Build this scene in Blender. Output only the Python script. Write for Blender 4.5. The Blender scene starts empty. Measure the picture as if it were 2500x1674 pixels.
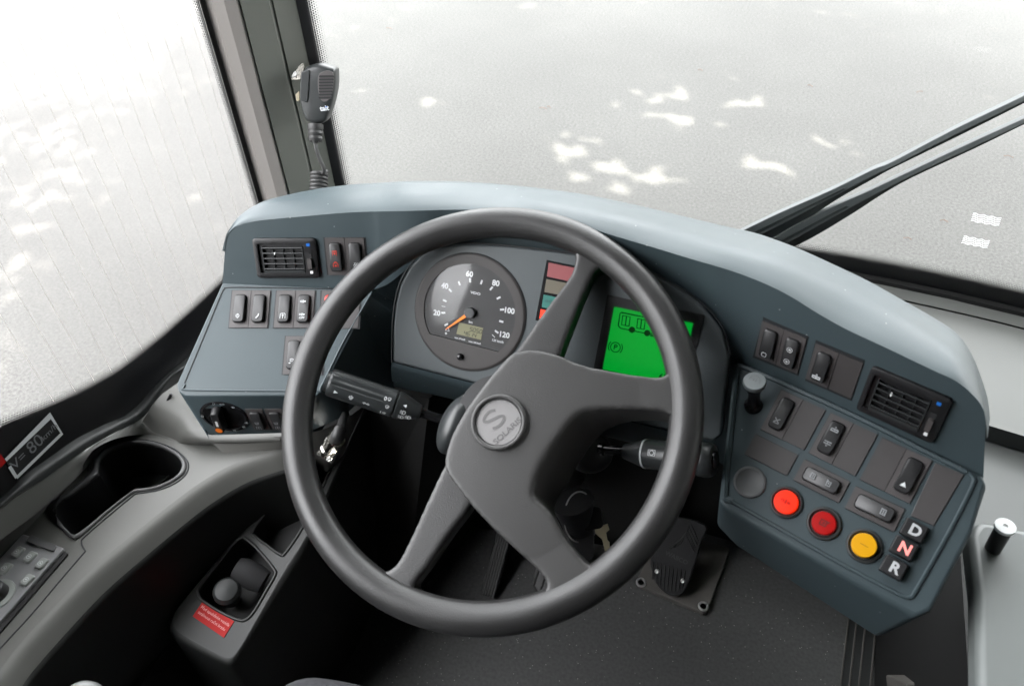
import bpy, bmesh, math, random
from mathutils import Vector as V, Matrix
random.seed(7)
S = bpy.context.scene
COL = S.collection
# ------------------------------------------------------------------ camera
F, CX, CY = 1900.0, 1250.0, 837.0            # focal length and centre in photo pixels
PSI, PIT, ROL = math.radians(21.8), math.radians(42.2), math.radians(2.6)
EYE = V((0, 0, 1.3))
fw = V((-math.sin(PSI)*math.cos(PIT), math.cos(PSI)*math.cos(PIT), -math.sin(PIT)))
r0 = V((math.cos(PSI), math.sin(PSI), 0)); u0 = r0.cross(fw)
rt = r0*math.cos(ROL) - u0*math.sin(ROL)
up = u0*math.cos(ROL) + r0*math.sin(ROL)
cam = bpy.data.objects.new('camera', bpy.data.cameras.new('camera'))
COL.objects.link(cam)
cam.matrix_world = Matrix(((rt.x, up.x, -fw.x, EYE.x), (rt.y, up.y, -fw.y, EYE.y), (rt.z, up.z, -fw.z, EYE.z), (0, 0, 0, 1)))
cam.data.sensor_width = 36.0
cam.data.lens = 36.0*F/2500.0
cam.data.clip_start = 0.01
cam.data.clip_end = 500
cam.data.dof.use_dof = True
cam.data.dof.focus_distance = 1.2
cam.data.dof.aperture_fstop = 8.0
S.camera = cam
# ------------------------------------------------------------------ sky, sun, exposure
SUN = V((0.50, -0.30, 0.0)).normalized()*math.cos(math.radians(56)) + V((0, 0, math.sin(math.radians(56))))
W = bpy.data.worlds.new('World'); S.world = W; W.use_nodes = True
nt = W.node_tree
sky = nt.nodes.new('ShaderNodeTexSky'); sky.sky_type = 'NISHITA'; sky.sun_disc = False
sky.sun_elevation = math.radians(56); sky.sun_rotation = math.atan2(SUN.x, SUN.y)
sky.air_density = 1.0; sky.dust_density = 4.0; sky.ozone_density = 0.6
bg = nt.nodes['Background']; bg.inputs['Strength'].default_value = 0.12
hs = nt.nodes.new('ShaderNodeHueSaturation'); hs.inputs['Saturation'].default_value = 0.06
nt.links.new(sky.outputs[0], hs.inputs['Color']); 
tcw = nt.nodes.new('ShaderNodeTexCoord'); sxw = nt.nodes.new('ShaderNodeSeparateXYZ'); nt.links.new(tcw.outputs['Generated'], sxw.inputs[0])
mrw = nt.nodes.new('ShaderNodeMapRange'); mrw.inputs[1].default_value = 0.0; mrw.inputs[2].default_value = 0.5; mrw.inputs[3].default_value = 0.30; mrw.inputs[4].default_value = 2.3
nt.links.new(sxw.outputs[2], mrw.inputs[0])                       # hazy overcast: bright overhead, dim towards the horizon
scw = nt.nodes.new('ShaderNodeVectorMath'); scw.operation = 'SCALE'; nt.links.new(hs.outputs[0], scw.inputs[0]); nt.links.new(mrw.outputs[0], scw.inputs['Scale'])
nt.links.new(scw.outputs[0], bg.inputs[0])
sl = bpy.data.lights.new('sun', 'SUN'); sl.energy = 2.2; sl.angle = math.radians(0.4); sl.color = (1, 0.95, 0.86)
so = bpy.data.objects.new('sun', sl); COL.objects.link(so); so.rotation_euler = SUN.to_track_quat('Z', 'Y').to_euler()
S.view_settings.view_transform = 'Standard'; S.view_settings.look = 'None'
S.view_settings.gamma = 1.0; S.view_settings.exposure = 4.0; S.view_settings.use_curve_mapping = False
S.render.engine = 'CYCLES'
S.cycles.use_denoising = True
S.cycles.max_bounces = 8; S.cycles.diffuse_bounces = 4; S.cycles.transparent_max_bounces = 16
S.cycles.sample_clamp_indirect = 6.0
S.cycles.caustics_reflective = False; S.cycles.caustics_refractive = False

# ------------------------------------------------------------------ helpers: seeing from measured sight lines to planes of the cab
def ray(x, y): return fw + rt*((x-CX)/F) + up*((CY-y)/F)
def D(x, y, d): return EYE + ray(x, y)*d
def hz(x, y, z): d = ray(x, y); return EYE + d*((z-EYE.z)/d.z)
def hx(x, y, X): d = ray(x, y); return EYE + d*((X-EYE.x)/d.x)
def hy(x, y, Y): d = ray(x, y); return EYE + d*((Y-EYE.y)/d.y)
def depth(P): return (P-EYE).dot(fw)
class Fr:                                       # a plane with axes: e1 to the right, e2 up the slope, n out of it
    def __init__(s, o, e1, e2):
        s.o = V(o); s.e1 = V(e1).normalized(); s.n = s.e1.cross(V(e2)).normalized(); s.e2 = s.n.cross(s.e1)
    def hit(s, x, y, off=0.0):
        d = ray(x, y); t = ((s.o + s.n*off - EYE).dot(s.n))/d.dot(s.n); return EYE + d*t
    def uv(s, x, y, off=0.0):
        p = s.hit(x, y, off) - s.o; return (p.dot(s.e1), p.dot(s.e2))
    def w(s, u, v, h=0.0): return s.o + s.e1*u + s.e2*v + s.n*h
    def mat(s, u=0, v=0, h=0, rot=0, sc=1.0):
        c, q = math.cos(rot), math.sin(rot); a = (s.e1*c + s.e2*q)*sc; b = (s.e2*c - s.e1*q)*sc; o = s.w(u, v, h); n = s.n*sc
        return Matrix(((a.x, b.x, n.x, o.x), (a.y, b.y, n.y, o.y), (a.z, b.z, n.z, o.z), (0, 0, 0, 1)))
    def turned(s, u, v, h=0, rot=0):
        c, q = math.cos(rot), math.sin(rot); return Fr(s.w(u, v, h), s.e1*c + s.e2*q, s.e2*c - s.e1*q)
def plane(o, a, t):
    a, t = math.radians(a), math.radians(t)
    return Fr(o, (math.cos(a), math.sin(a), 0), (-math.sin(a)*math.cos(t), math.cos(a)*math.cos(t), math.sin(t)))
ID = Fr((0, 0, 0), (1, 0, 0), (0, 1, 0))

# ------------------------------------------------------------------ materials
M = {}
def mat(name, col, rough=0.5, metal=0.0, spec=0.5, emit=None, es=0.0, bump=0.0, bs=800.0, var=0.0, vs=30.0, coat=0.0, speck=None, rvar=0.0):
    m = bpy.data.materials.new(name); m.use_nodes = True; n = m.node_tree.nodes; L = m.node_tree.links
    b = n['Principled BSDF']
    b.inputs['Base Color'].default_value = (*col, 1); b.inputs['Roughness'].default_value = rough
    b.inputs['Metallic'].default_value = metal; b.inputs['Specular IOR Level'].default_value = spec
    b.inputs['Coat Weight'].default_value = coat
    if emit: b.inputs['Emission Color'].default_value = (*emit, 1); b.inputs['Emission Strength'].default_value = es
    tc = n.new('ShaderNodeTexCoord')
    if bump:
        t = n.new('ShaderNodeTexNoise'); t.inputs['Scale'].default_value = bs; t.inputs['Detail'].default_value = 3
        L.new(tc.outputs['Object'], t.inputs['Vector'])
        k = n.new('ShaderNodeBump'); k.inputs['Strength'].default_value = bump; k.inputs['Distance'].default_value = 0.001
        L.new(t.outputs['Fac'], k.inputs['Height']); L.new(k.outputs[0], b.inputs['Normal'])
    src = None
    if var:
        t = n.new('ShaderNodeTexNoise'); t.inputs['Scale'].default_value = vs; t.inputs['Detail'].default_value = 5
        L.new(tc.outputs['Object'], t.inputs['Vector'])
        mx = n.new('ShaderNodeMix'); mx.data_type = 'RGBA'
        mx.inputs[6].default_value = (*[c*(1-var) for c in col], 1); mx.inputs[7].default_value = (*[c*(1+var) for c in col], 1)
        L.new(t.outputs['Fac'], mx.inputs[0]); src = mx.outputs[2]
        if rvar:
            mr = n.new('ShaderNodeMapRange'); mr.inputs[1].default_value = 0.3; mr.inputs[2].default_value = 0.7
            mr.inputs[3].default_value = rough-rvar; mr.inputs[4].default_value = rough+rvar
            L.new(t.outputs['Fac'], mr.inputs[0]); L.new(mr.outputs[0], b.inputs['Roughness'])
    if speck:                                   # tiny pale flecks: (scale, threshold, colour)
        vo = n.new('ShaderNodeTexVoronoi'); vo.inputs['Scale'].default_value = speck[0]
        L.new(tc.outputs['Object'], vo.inputs['Vector'])
        sep = n.new('ShaderNodeSeparateColor'); L.new(vo.outputs['Color'], sep.inputs[0])
        gt = n.new('ShaderNodeMath'); gt.operation = 'GREATER_THAN'; gt.inputs[1].default_value = speck[1]
        L.new(sep.outputs[0], gt.inputs[0])
        lt = n.new('ShaderNodeMath'); lt.operation = 'LESS_THAN'; lt.inputs[1].default_value = 0.35
        L.new(vo.outputs['Distance'], lt.inputs[0])
        mu = n.new('ShaderNodeMath'); mu.operation = 'MULTIPLY'; L.new(gt.outputs[0], mu.inputs[0]); L.new(lt.outputs[0], mu.inputs[1])
        mx2 = n.new('ShaderNodeMix'); mx2.data_type = 'RGBA'; mx2.inputs[6].default_value = (*col, 1); mx2.inputs[7].default_value = (*speck[2], 1)
        if src: L.new(src, mx2.inputs[6])
        L.new(mu.outputs[0], mx2.inputs[0]); src = mx2.outputs[2]
    if src: L.new(src, b.inputs['Base Color'])
    M[name] = m; return m
mat('dash', (0.0400, 0.0570, 0.0640), 0.46, spec=0.42, bump=0.14, bs=900, var=0.10, vs=7, rvar=0.06, speck=(420, 0.9975, (0.20, 0.215, 0.22)))
mat('seam', (0.010, 0.012, 0.014), 0.6)
mat('panelgrey', (0.068, 0.079, 0.084), 0.5, bump=0.25, bs=900, var=0.06, vs=14)
mat('wheel', (0.0215, 0.0212, 0.0212), 0.40, bump=0.28, bs=650, var=0.10, vs=12, rvar=0.09)
mat('hub', (0.036, 0.0353, 0.0347), 0.45, bump=0.26, bs=600, var=0.08, vs=10)
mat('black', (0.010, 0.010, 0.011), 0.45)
mat('blackgloss', (0.008, 0.008, 0.009), 0.22)
mat('blackmatt', (0.012, 0.012, 0.013), 0.8)
mat('bezel', (0.060, 0.054, 0.054), 0.5, bump=0.15, bs=1500)
mat('blank', (0.045, 0.041, 0.041), 0.55, bump=0.15, bs=1500)
mat('key', (0.018, 0.018, 0.019), 0.37, var=0.15, vs=40)
mat('stalk', (0.026, 0.029, 0.030), 0.36)
mat('white', (0.75, 0.76, 0.76), 0.5)
mat('print', (0.62, 0.64, 0.65), 0.6)
mat('gearprint', (0.42, 0.43, 0.44), 0.6)
mat('dimprint', (0.22, 0.23, 0.24), 0.6)
mat('redprint', (0.45, 0.03, 0.015), 0.5, emit=(1, 0.06, 0.02), es=0.01)
mat('blue', (0.01, 0.12, 0.45), 0.4)
mat('dial', (0.030, 0.030, 0.031), 0.5)
mat('ring', (0.045, 0.041, 0.040), 0.55, bump=0.2, bs=1500)
mat('hubcap', (0.05, 0.053, 0.056), 0.4)
mat('needle', (0.85, 0.22, 0.01), 0.45, emit=(1, 0.25, 0.01), es=0.01667)
mat('lcd', (0.22, 0.215, 0.12), 0.35)
mat('lcdink', (0.02, 0.02, 0.012), 0.5)
mat('green', (0.0, 0.06, 0.006), 0.3, emit=(0.0, 0.60, 0.045), es=0.030)
mat('greenink', (0.0, 0.006, 0.001), 0.6, spec=0.1, emit=(0.0, 0.60, 0.045), es=0.002)
mat('lampred', (0.26, 0.07, 0.075), 0.4)
mat('lampolive', (0.13, 0.115, 0.085), 0.4)
mat('lampgreen', (0.03, 0.16, 0.135), 0.4)
mat('lampink', (0.03, 0.09, 0.09), 0.4)
mat('lamplit', (0.6, 0.03, 0.01), 0.4, emit=(1, 0.05, 0.015), es=0.06667)
mat('btnlit', (0.50, 0.010, 0.002), 0.35, emit=(1.0, 0.03, 0.004), es=0.05333)
mat('btnred', (0.27, 0.002, 0.002), 0.33, emit=(1.0, 0.0, 0.0), es=0.006667)
mat('btnink', (0.10, 0.003, 0.002), 0.5)
mat('yellow', (0.60, 0.29, 0.002), 0.35)
mat('yellowink', (0.25, 0.11, 0.004), 0.5)
mat('orange', (0.75, 0.16, 0.01), 0.45)
mat('pinklit', (0.7, 0.22, 0.2), 0.5, emit=(1, 0.25, 0.22), es=0.04333)
mat('gasket', (0.022, 0.024, 0.024), 0.5)
mat('discgrey', (0.075, 0.078, 0.08), 0.5, bump=0.1, bs=900)
mat('knobgrey', (0.080, 0.093, 0.096), 0.42)
mat('pillar', (0.150, 0.156, 0.139), 0.55, bump=0.12, bs=900, var=0.05, vs=6)
mat('pillarlight', (0.20, 0.187, 0.177), 0.5, bump=0.12, bs=900)
mat('frit', (0.006, 0.006, 0.007), 0.35)
mat('consolegrey', (0.083, 0.083, 0.077), 0.52, bump=0.08, bs=1000, var=0.05, vs=8, rvar=0.05)
mat('insertgrey', (0.082, 0.082, 0.083), 0.42, bump=0.1, bs=1000, var=0.05, vs=8)
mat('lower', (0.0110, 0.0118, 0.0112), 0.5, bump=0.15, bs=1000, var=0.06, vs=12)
mat('wallgrey', (0.10, 0.098, 0.090), 0.55, bump=0.1, bs=900)
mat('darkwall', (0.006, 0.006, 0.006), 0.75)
mat('cowl', (0.112, 0.115, 0.109), 0.45, bump=0.06, bs=1000, var=0.05, vs=5)
mat('desk', (0.112, 0.122, 0.119), 0.4, var=0.10, vs=9)
mat('desk2', (0.10, 0.104, 0.102), 0.45)
mat('chrome', (0.75, 0.72, 0.66), 0.18, metal=1.0, var=0.15, vs=60)
mat('steel', (0.55, 0.55, 0.54), 0.3, metal=0.7)
mat('brass', (0.32, 0.28, 0.19), 0.4)
mat('rubber', (0.026, 0.026, 0.026), 0.5, bump=0.3, bs=300)
mat('plate', (0.115, 0.108, 0.100), 0.5, metal=0.0, bump=0.3, bs=200, var=0.25, vs=25)
mat('floor', (0.088, 0.088, 0.088), 0.42, bump=0.5, bs=1300, var=0.5, vs=170, speck=(430, 0.985, (0.42, 0.41, 0.39)), rvar=0.08)
mat('redsticker', (0.36, 0.007, 0.006), 0.6, spec=0.25)
mat('stickertext', (0.75, 0.35, 0.33), 0.5)
mat('fabric', (0.034, 0.035, 0.039), 0.95, bump=0.6, bs=500, var=0.6, vs=150)
mat('badge', (0.20, 0.195, 0.195), 0.40, var=0.12, vs=30)
mat('badgeink', (0.105, 0.102, 0.102), 0.5)
mat('wiper', (0.022, 0.026, 0.028), 0.28)
mat('wiperarm', (0.060, 0.066, 0.068), 0.45)
mat('ceiling', (0.10, 0.10, 0.098), 0.7)
mat('bark', (0.09, 0.065, 0.045), 0.9, bump=1.0, bs=30)
mat('leaf', (0.05, 0.10, 0.025), 0.6)
mat('pine', (0.12, 0.055, 0.03), 0.8)
mat('wire', (0.40, 0.36, 0.32), 0.5)
mat('padgrey', (0.20, 0.20, 0.205), 0.4)
mat('palegrey', (0.26, 0.275, 0.26), 0.4)
def glassmat(name, tint, rough=0.0, k=1.0):
    m = bpy.data.materials.new(name); m.use_nodes = True; n = m.node_tree.nodes; L = m.node_tree.links
    n.remove(n['Principled BSDF']); t = n.new('ShaderNodeBsdfTransparent'); t.inputs[0].default_value = (*tint, 1)
    g = n.new('ShaderNodeBsdfGlossy'); g.inputs['Roughness'].default_value = rough
    fr = n.new('ShaderNodeFresnel'); ge = n.new('ShaderNodeNewGeometry'); io = n.new('ShaderNodeMapRange')
    io.inputs[3].default_value = 1.45; io.inputs[4].default_value = 1/1.45; L.new(ge.outputs['Backfacing'], io.inputs[0]); L.new(io.outputs[0], fr.inputs[0])
    mu = n.new('ShaderNodeMath'); mu.operation = 'MULTIPLY'; mu.inputs[1].default_value = k; L.new(fr.outputs[0], mu.inputs[0])
    mx = n.new('ShaderNodeMixShader'); L.new(mu.outputs[0], mx.inputs[0]); L.new(t.outputs[0], mx.inputs[1]); L.new(g.outputs[0], mx.inputs[2])
    L.new(mx.outputs[0], n['Material Output'].inputs[0]); M[name] = m
glassmat('windscreen', (0.94, 0.96, 0.95), 0.0, 0.4)
glassmat('sideglass', (0.97, 0.97, 0.97), 0.0, 0.4)
glassmat('lens', (0.98, 0.98, 0.98), 0.10, 0.9)
def dotmat():                                   # ceramic dots printed on the glass, shrinking along uv.y
    m = bpy.data.materials.new('fritdots'); m.use_nodes = True; n = m.node_tree.nodes; L = m.node_tree.links
    b = n['Principled BSDF']; b.inputs['Base Color'].default_value = (0.006, 0.006, 0.007, 1); b.inputs['Roughness'].default_value = 0.4
    uv = n.new('ShaderNodeUVMap'); sp = n.new('ShaderNodeSeparateXYZ'); L.new(uv.outputs[0], sp.inputs[0])
    def mth(op, a, c=None):
        q = n.new('ShaderNodeMath'); q.operation = op
        for i, v in enumerate((a, c)):
            if v is None: continue
            if isinstance(v, (int, float)): q.inputs[i].default_value = v
            else: L.new(v, q.inputs[i])
        return q.outputs[0]
    P = 0.0038
    x = mth('DIVIDE', sp.outputs[0], P); y = mth('DIVIDE', sp.outputs[1], P*0.87)
    row = mth('FLOOR', y); odd = mth('MULTIPLY', mth('MODULO', row, 2.0), 0.5)
    fx = mth('SUBTRACT', mth('FRACT', mth('ADD', x, odd)), 0.5); fy = mth('SUBTRACT', mth('FRACT', y), 0.5)
    d = mth('SQRT', mth('ADD', mth('MULTIPLY', fx, fx), mth('MULTIPLY', fy, fy)))
    rad = mth('SUBTRACT', 0.62, mth('MULTIPLY', sp.outputs[1], 30.0))
    a = mth('LESS_THAN', d, rad)
    t = n.new('ShaderNodeBsdfTransparent'); mx = n.new('ShaderNodeMixShader')
    L.new(a, mx.inputs[0]); L.new(t.outputs[0], mx.inputs[1]); L.new(b.outputs[0], mx.inputs[2]); L.new(mx.outputs[0], n['Material Output'].inputs[0])
    M['fritdots'] = m
dotmat()
def roadmat():
    m = bpy.data.materials.new('road'); m.use_nodes = True; n = m.node_tree.nodes; L = m.node_tree.links
    b = n['Principled BSDF']; b.inputs['Roughness'].default_value = 0.75; b.inputs['Specular IOR Level'].default_value = 0.22
    tc = n.new('ShaderNodeTexCoord')
    a = n.new('ShaderNodeTexNoise'); a.inputs['Scale'].default_value = 75; a.inputs['Detail'].default_value = 5; a.inputs['Roughness'].default_value = 0.75
    c = n.new('ShaderNodeTexNoise'); c.inputs['Scale'].default_value = 0.9; c.inputs['Detail'].default_value = 5
    v = n.new('ShaderNodeTexVoronoi'); v.inputs['Scale'].default_value = 110
    for q in (a, c, v): L.new(tc.outputs['Object'], q.inputs['Vector'])
    r1 = n.new('ShaderNodeValToRGB'); r1.color_ramp.elements[0].position = 0.36; r1.color_ramp.elements[1].position = 0.64
    r1.color_ramp.elements[0].color = (0.041, 0.0401, 0.0380, 1); r1.color_ramp.elements[1].color = (0.078, 0.0764, 0.0724, 1)
    L.new(a.outputs['Fac'], r1.inputs[0])
    r2 = n.new('ShaderNodeMapRange'); r2.inputs[1].default_value = 0.3; r2.inputs[2].default_value = 0.7; r2.inputs[3].default_value = 0.90; r2.inputs[4].default_value = 1.10
    L.new(c.outputs['Fac'], r2.inputs[0])
    mx = n.new('ShaderNodeVectorMath'); mx.operation = 'SCALE'; L.new(r1.outputs[0], mx.inputs[0]); L.new(r2.outputs[0], mx.inputs['Scale'])
    sep = n.new('ShaderNodeSeparateColor'); L.new(v.outputs['Color'], sep.inputs[0])
    g = n.new('ShaderNodeMath'); g.operation = 'GREATER_THAN'; g.inputs[1].default_value = 0.985; L.new(sep.outputs[0], g.inputs[0])
    l = n.new('ShaderNodeMath'); l.operation = 'LESS_THAN'; l.inputs[1].default_value = 0.4; L.new(v.outputs['Distance'], l.inputs[0])
    q = n.new('ShaderNodeMath'); q.operation = 'MULTIPLY'; L.new(g.outputs[0], q.inputs[0]); L.new(l.outputs[0], q.inputs[1])
    m2 = n.new('ShaderNodeMix'); m2.data_type = 'RGBA'; L.new(q.outputs[0], m2.inputs[0]); L.new(mx.outputs[0], m2.inputs[6]); m2.inputs[7].default_value = (0.082, 0.080, 0.077, 1)
    L.new(m2.outputs[2], b.inputs['Base Color'])
    k = n.new('ShaderNodeBump'); k.inputs['Strength'].default_value = 0.6; k.inputs['Distance'].default_value = 0.004
    L.new(a.outputs['Fac'], k.inputs['Height']); L.new(k.outputs[0], b.inputs['Normal'])
    M['road'] = m
roadmat()
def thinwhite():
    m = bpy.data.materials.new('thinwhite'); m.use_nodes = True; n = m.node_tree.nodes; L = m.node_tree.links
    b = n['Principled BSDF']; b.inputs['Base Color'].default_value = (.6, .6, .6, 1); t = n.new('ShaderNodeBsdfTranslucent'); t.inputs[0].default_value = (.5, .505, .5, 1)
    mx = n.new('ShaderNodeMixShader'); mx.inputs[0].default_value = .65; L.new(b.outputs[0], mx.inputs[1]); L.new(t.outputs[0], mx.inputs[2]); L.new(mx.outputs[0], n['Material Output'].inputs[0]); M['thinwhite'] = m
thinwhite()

# ------------------------------------------------------------------ object helpers
BASE = {}
def tag(o, label=None, cat=None, group=None, kind=None):
    for k, v in (('label', label), ('category', cat), ('group', group), ('kind', kind)):
        if v: o[k] = v
    return o
def thing(name, loc, label, cat, group=None):
    o = bpy.data.objects.new(name, None); COL.objects.link(o); o.location = loc; o.empty_display_size = 0.02
    BASE[o.name] = V(loc); return tag(o, label, cat, group)
def base(p):
    if p is None: return V((0, 0, 0))
    return BASE[p.name]
def obj(name, verts, faces, m, parent=None, smooth=True, bevel=0.0, seg=3, label=None, ang=35, uvs=None):
    b = base(parent); me = bpy.data.meshes.new(name)
    me.from_pydata([tuple(V(v)-b) for v in verts], [], faces); me.materials.append(M[m])
    bm = bmesh.new(); bm.from_mesh(me); bmesh.ops.remove_doubles(bm, verts=bm.verts, dist=1e-6) if uvs is None else None
    bmesh.ops.recalc_face_normals(bm, faces=bm.faces); bm.to_mesh(me); bm.free()
    if uvs is not None:
        l = me.uv_layers.new(name='UVMap')
        for lp in me.loops: l.data[lp.index].uv = uvs[lp.vertex_index]
    o = bpy.data.objects.new(name, me); COL.objects.link(o)
    if parent is not None: o.parent = parent
    BASE[o.name] = b
    if smooth:
        me.polygons.foreach_set('use_smooth', [True]*len(me.polygons))
        me.set_sharp_from_angle(angle=math.radians(ang))
    if bevel:
        q = o.modifiers.new('bevel', 'BEVEL'); q.width = bevel; q.segments = seg; q.limit_method = 'ANGLE'; q.angle_limit = math.radians(30); q.harden_normals = False
        me.polygons.foreach_set('use_smooth', [True]*len(me.polygons))
    if label: o['label'] = label
    return o
class MB:                                       # collects shapes, builds ONE mesh object
    def __init__(s): s.v = []; s.f = []
    def add(s, v, f):
        k = len(s.v); s.v += [V(p) for p in v]; s.f += [tuple(i+k for i in q) for q in f]; return s
    def prism(s, fr, poly, h0, h1, top=None):
        n = len(poly); tp = top or poly
        v = [fr.w(a, b, h0) for a, b in poly] + [fr.w(a, b, h1) for a, b in tp]
        f = [tuple(range(n))[::-1], tuple(range(n, 2*n))] + [(i, (i+1) % n, n+(i+1) % n, n+i) for i in range(n)]
        return s.add(v, f)
    def flat(s, fr, poly, h): return s.add([fr.w(a, b, h) for a, b in poly], [tuple(range(len(poly)))])
    def box(s, fr, u0, u1, v0, v1, h0, h1): return s.prism(fr, [(u0, v0), (u1, v0), (u1, v1), (u0, v1)], h0, h1)
    def rings(s, rings, cap=True, close=False):
        n = len(rings[0]); v = [p for r in rings for p in r]; f = []
        R = len(rings)
        for k in range(R if close else R-1):
            for i in range(n): f.append((k*n+i, k*n+(i+1) % n, ((k+1) % R)*n+(i+1) % n, ((k+1) % R)*n+i))
        if cap and not close: f += [tuple(range(n))[::-1], tuple(range((R-1)*n, R*n))]
        return s.add(v, f)
    def lathe(s, o, ax, prof, seg=28, mod=None):  # prof: (distance along axis, radius)
        o = V(o); ax = V(ax).normalized(); a = ax.orthogonal().normalized()
        if abs(ax.dot(up)) < 0.9: a = (up - ax*ax.dot(up)).normalized()
        b = ax.cross(a)
        R = []
        for d, r in prof:
            R.append([o + ax*d + (a*math.cos(t) + b*math.sin(t))*(r*(mod(d, t) if mod else 1.0)) for t in [2*math.pi*i/seg for i in range(seg)]])
        return s.rings(R)
    def tube(s, pts, r, seg=8, closed=False):
        pts = [V(p) for p in pts]; n = len(pts); R = []; prev = None
        for i, p in enumerate(pts):
            t = (pts[(i+1) % n]-pts[i-1]) if closed else (pts[min(i+1, n-1)]-pts[max(i-1, 0)])
            t.normalize()
            if prev is None: a = t.orthogonal().normalized()
            else: a = (prev - t*prev.dot(t)).normalized()
            prev = a; b = t.cross(a); rr = r[i] if isinstance(r, (list, tuple)) else r
            R.append([p + (a*math.cos(q) + b*math.sin(q))*rr for q in [2*math.pi*k/seg for k in range(seg)]])
        return s.rings(R, close=closed)
    def ribbon(s, fr, pts, wd, h, closed=False):
        n = len(pts); P = [V((a, b, 0)) for a, b in pts]; L = []; Rr = []
        for i in range(n):
            if closed: t = P[(i+1) % n]-P[i-1]
            else: t = P[min(i+1, n-1)]-P[max(i-1, 0)]
            if t.length < 1e-12: t = V((1, 0, 0))
            t.normalize(); q = V((-t.y, t.x, 0))*(wd/2)
            k = 1.0
            if (closed or 0 < i < n-1):
                e = (P[(i+1) % n]-P[i]).normalized(); c = max(0.5, abs(V((-e.y, e.x, 0)).dot(q.normalized()))); k = 1/c
            L.append(P[i]+q*k); Rr.append(P[i]-q*k)
        v = [fr.w(p.x, p.y, h) for p in L+Rr]
        return s.add(v, [(i, (i+1) % n, n+(i+1) % n, n+i) for i in range(n if closed else n-1)])
    def build(s, name, m, parent=None, **k): return obj(name, s.v, s.f, m, parent, **k)
def circ(cx, cy, r, n=24, a0=0.0, a1=2*math.pi, ry=None):
    full = abs(a1-a0-2*math.pi) < 1e-6; k = n if full else n-1
    return [(cx + r*math.cos(a0+(a1-a0)*i/k), cy + (ry or r)*math.sin(a0+(a1-a0)*i/k)) for i in range(n)]
def rrect(cx, cy, w, h, r, n=5):
    P = []
    for sx, sy, a in ((1, 1, 0), (-1, 1, 90), (-1, -1, 180), (1, -1, 270)):
        P += [(cx+sx*(w/2-r)+r*math.cos(math.radians(a+90*i/n)), cy+sy*(h/2-r)+r*math.sin(math.radians(a+90*i/n))) for i in range(n+1)]
    return P
def rpoly(pts, r, n=5):                          # polygon with every corner rounded
    P = []; N = len(pts)
    for i in range(N):
        p = V((*pts[i], 0)); a = V((*pts[i-1], 0))-p; b = V((*pts[(i+1) % N], 0))-p
        rr = r[i] if isinstance(r, (list, tuple)) else r
        k = min(rr, a.length*0.45, b.length*0.45); a.normalize(); b.normalize()
        if k <= 0: P.append((p.x, p.y)); continue
        for j in range(n+1):
            t = j/n; q = (p+a*k)*(1-t)**2 + p*2*t*(1-t) + (p+b*k)*t*t; P.append((q.x, q.y))
    return P
def cat(pts, sub=4, closed=False):               # smooth curve through points (any dimension)
    P = [V(p) if len(p) == 3 else V((*p, 0)) for p in pts]; n = len(P); out = []
    for i in range(n if closed else n-1):
        if closed: a, b, c, d = P[i-1], P[i], P[(i+1) % n], P[(i+2) % n]
        else: a, b, c, d = P[max(i-1, 0)], P[i], P[i+1], P[min(i+2, n-1)]
        for j in range(sub):
            t = j/sub
            out.append(0.5*((2*b)+(c-a)*t+(2*a-5*b+4*c-d)*t*t+(3*b-a-3*c+d)*t**3))
    if not closed: out.append(P[-1])
    return out
def cat2(pts, sub=4, closed=False): return [(p.x, p.y) for p in cat(pts, sub, closed)]
def loft(name, curves, m, parent, sub=4, cross=3, **k):
    C = [cat(c, sub) for c in curves]; n = len(C[0])
    if cross > 1:
        rows = [cat([c[i] for c in C], cross) for i in range(n)]
        C = [[rows[i][j] for i in range(n)] for j in range(len(rows[0]))]
    v = [p for c in C for p in c]
    f = [(j*n+i, j*n+i+1, (j+1)*n+i+1, (j+1)*n+i) for j in range(len(C)-1) for i in range(n-1)]
    return obj(name, v, f, m, parent, **k)
def textmesh(s, size, align='CENTER', bold=0.0):
    cu = bpy.data.curves.new('t', 'FONT'); cu.body = s; cu.size = size; cu.align_x = align; cu.align_y = 'CENTER'; cu.offset = bold; cu.resolution_u = 3
    o = bpy.data.objects.new('t', cu); COL.objects.link(o); dg = bpy.context.evaluated_depsgraph_get(); dg.update()
    me = o.evaluated_get(dg).to_mesh(); v = [p.co.copy() for p in me.vertices]; f = [tuple(p.vertices) for p in me.polygons]
    o.evaluated_get(dg).to_mesh_clear(); bpy.data.objects.remove(o); bpy.data.curves.remove(cu); return v, f
def addtext(mb, s, size, fr, u=0, v=0, h=0.0003, rot=0, align='CENTER', bold=0.0, sx=1.0):
    vv, ff = textmesh(s, size, align, bold); t = fr.turned(u, v, h, rot); return mb.add([t.w(p.x*sx, p.y, 0) for p in vv], ff)

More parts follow.
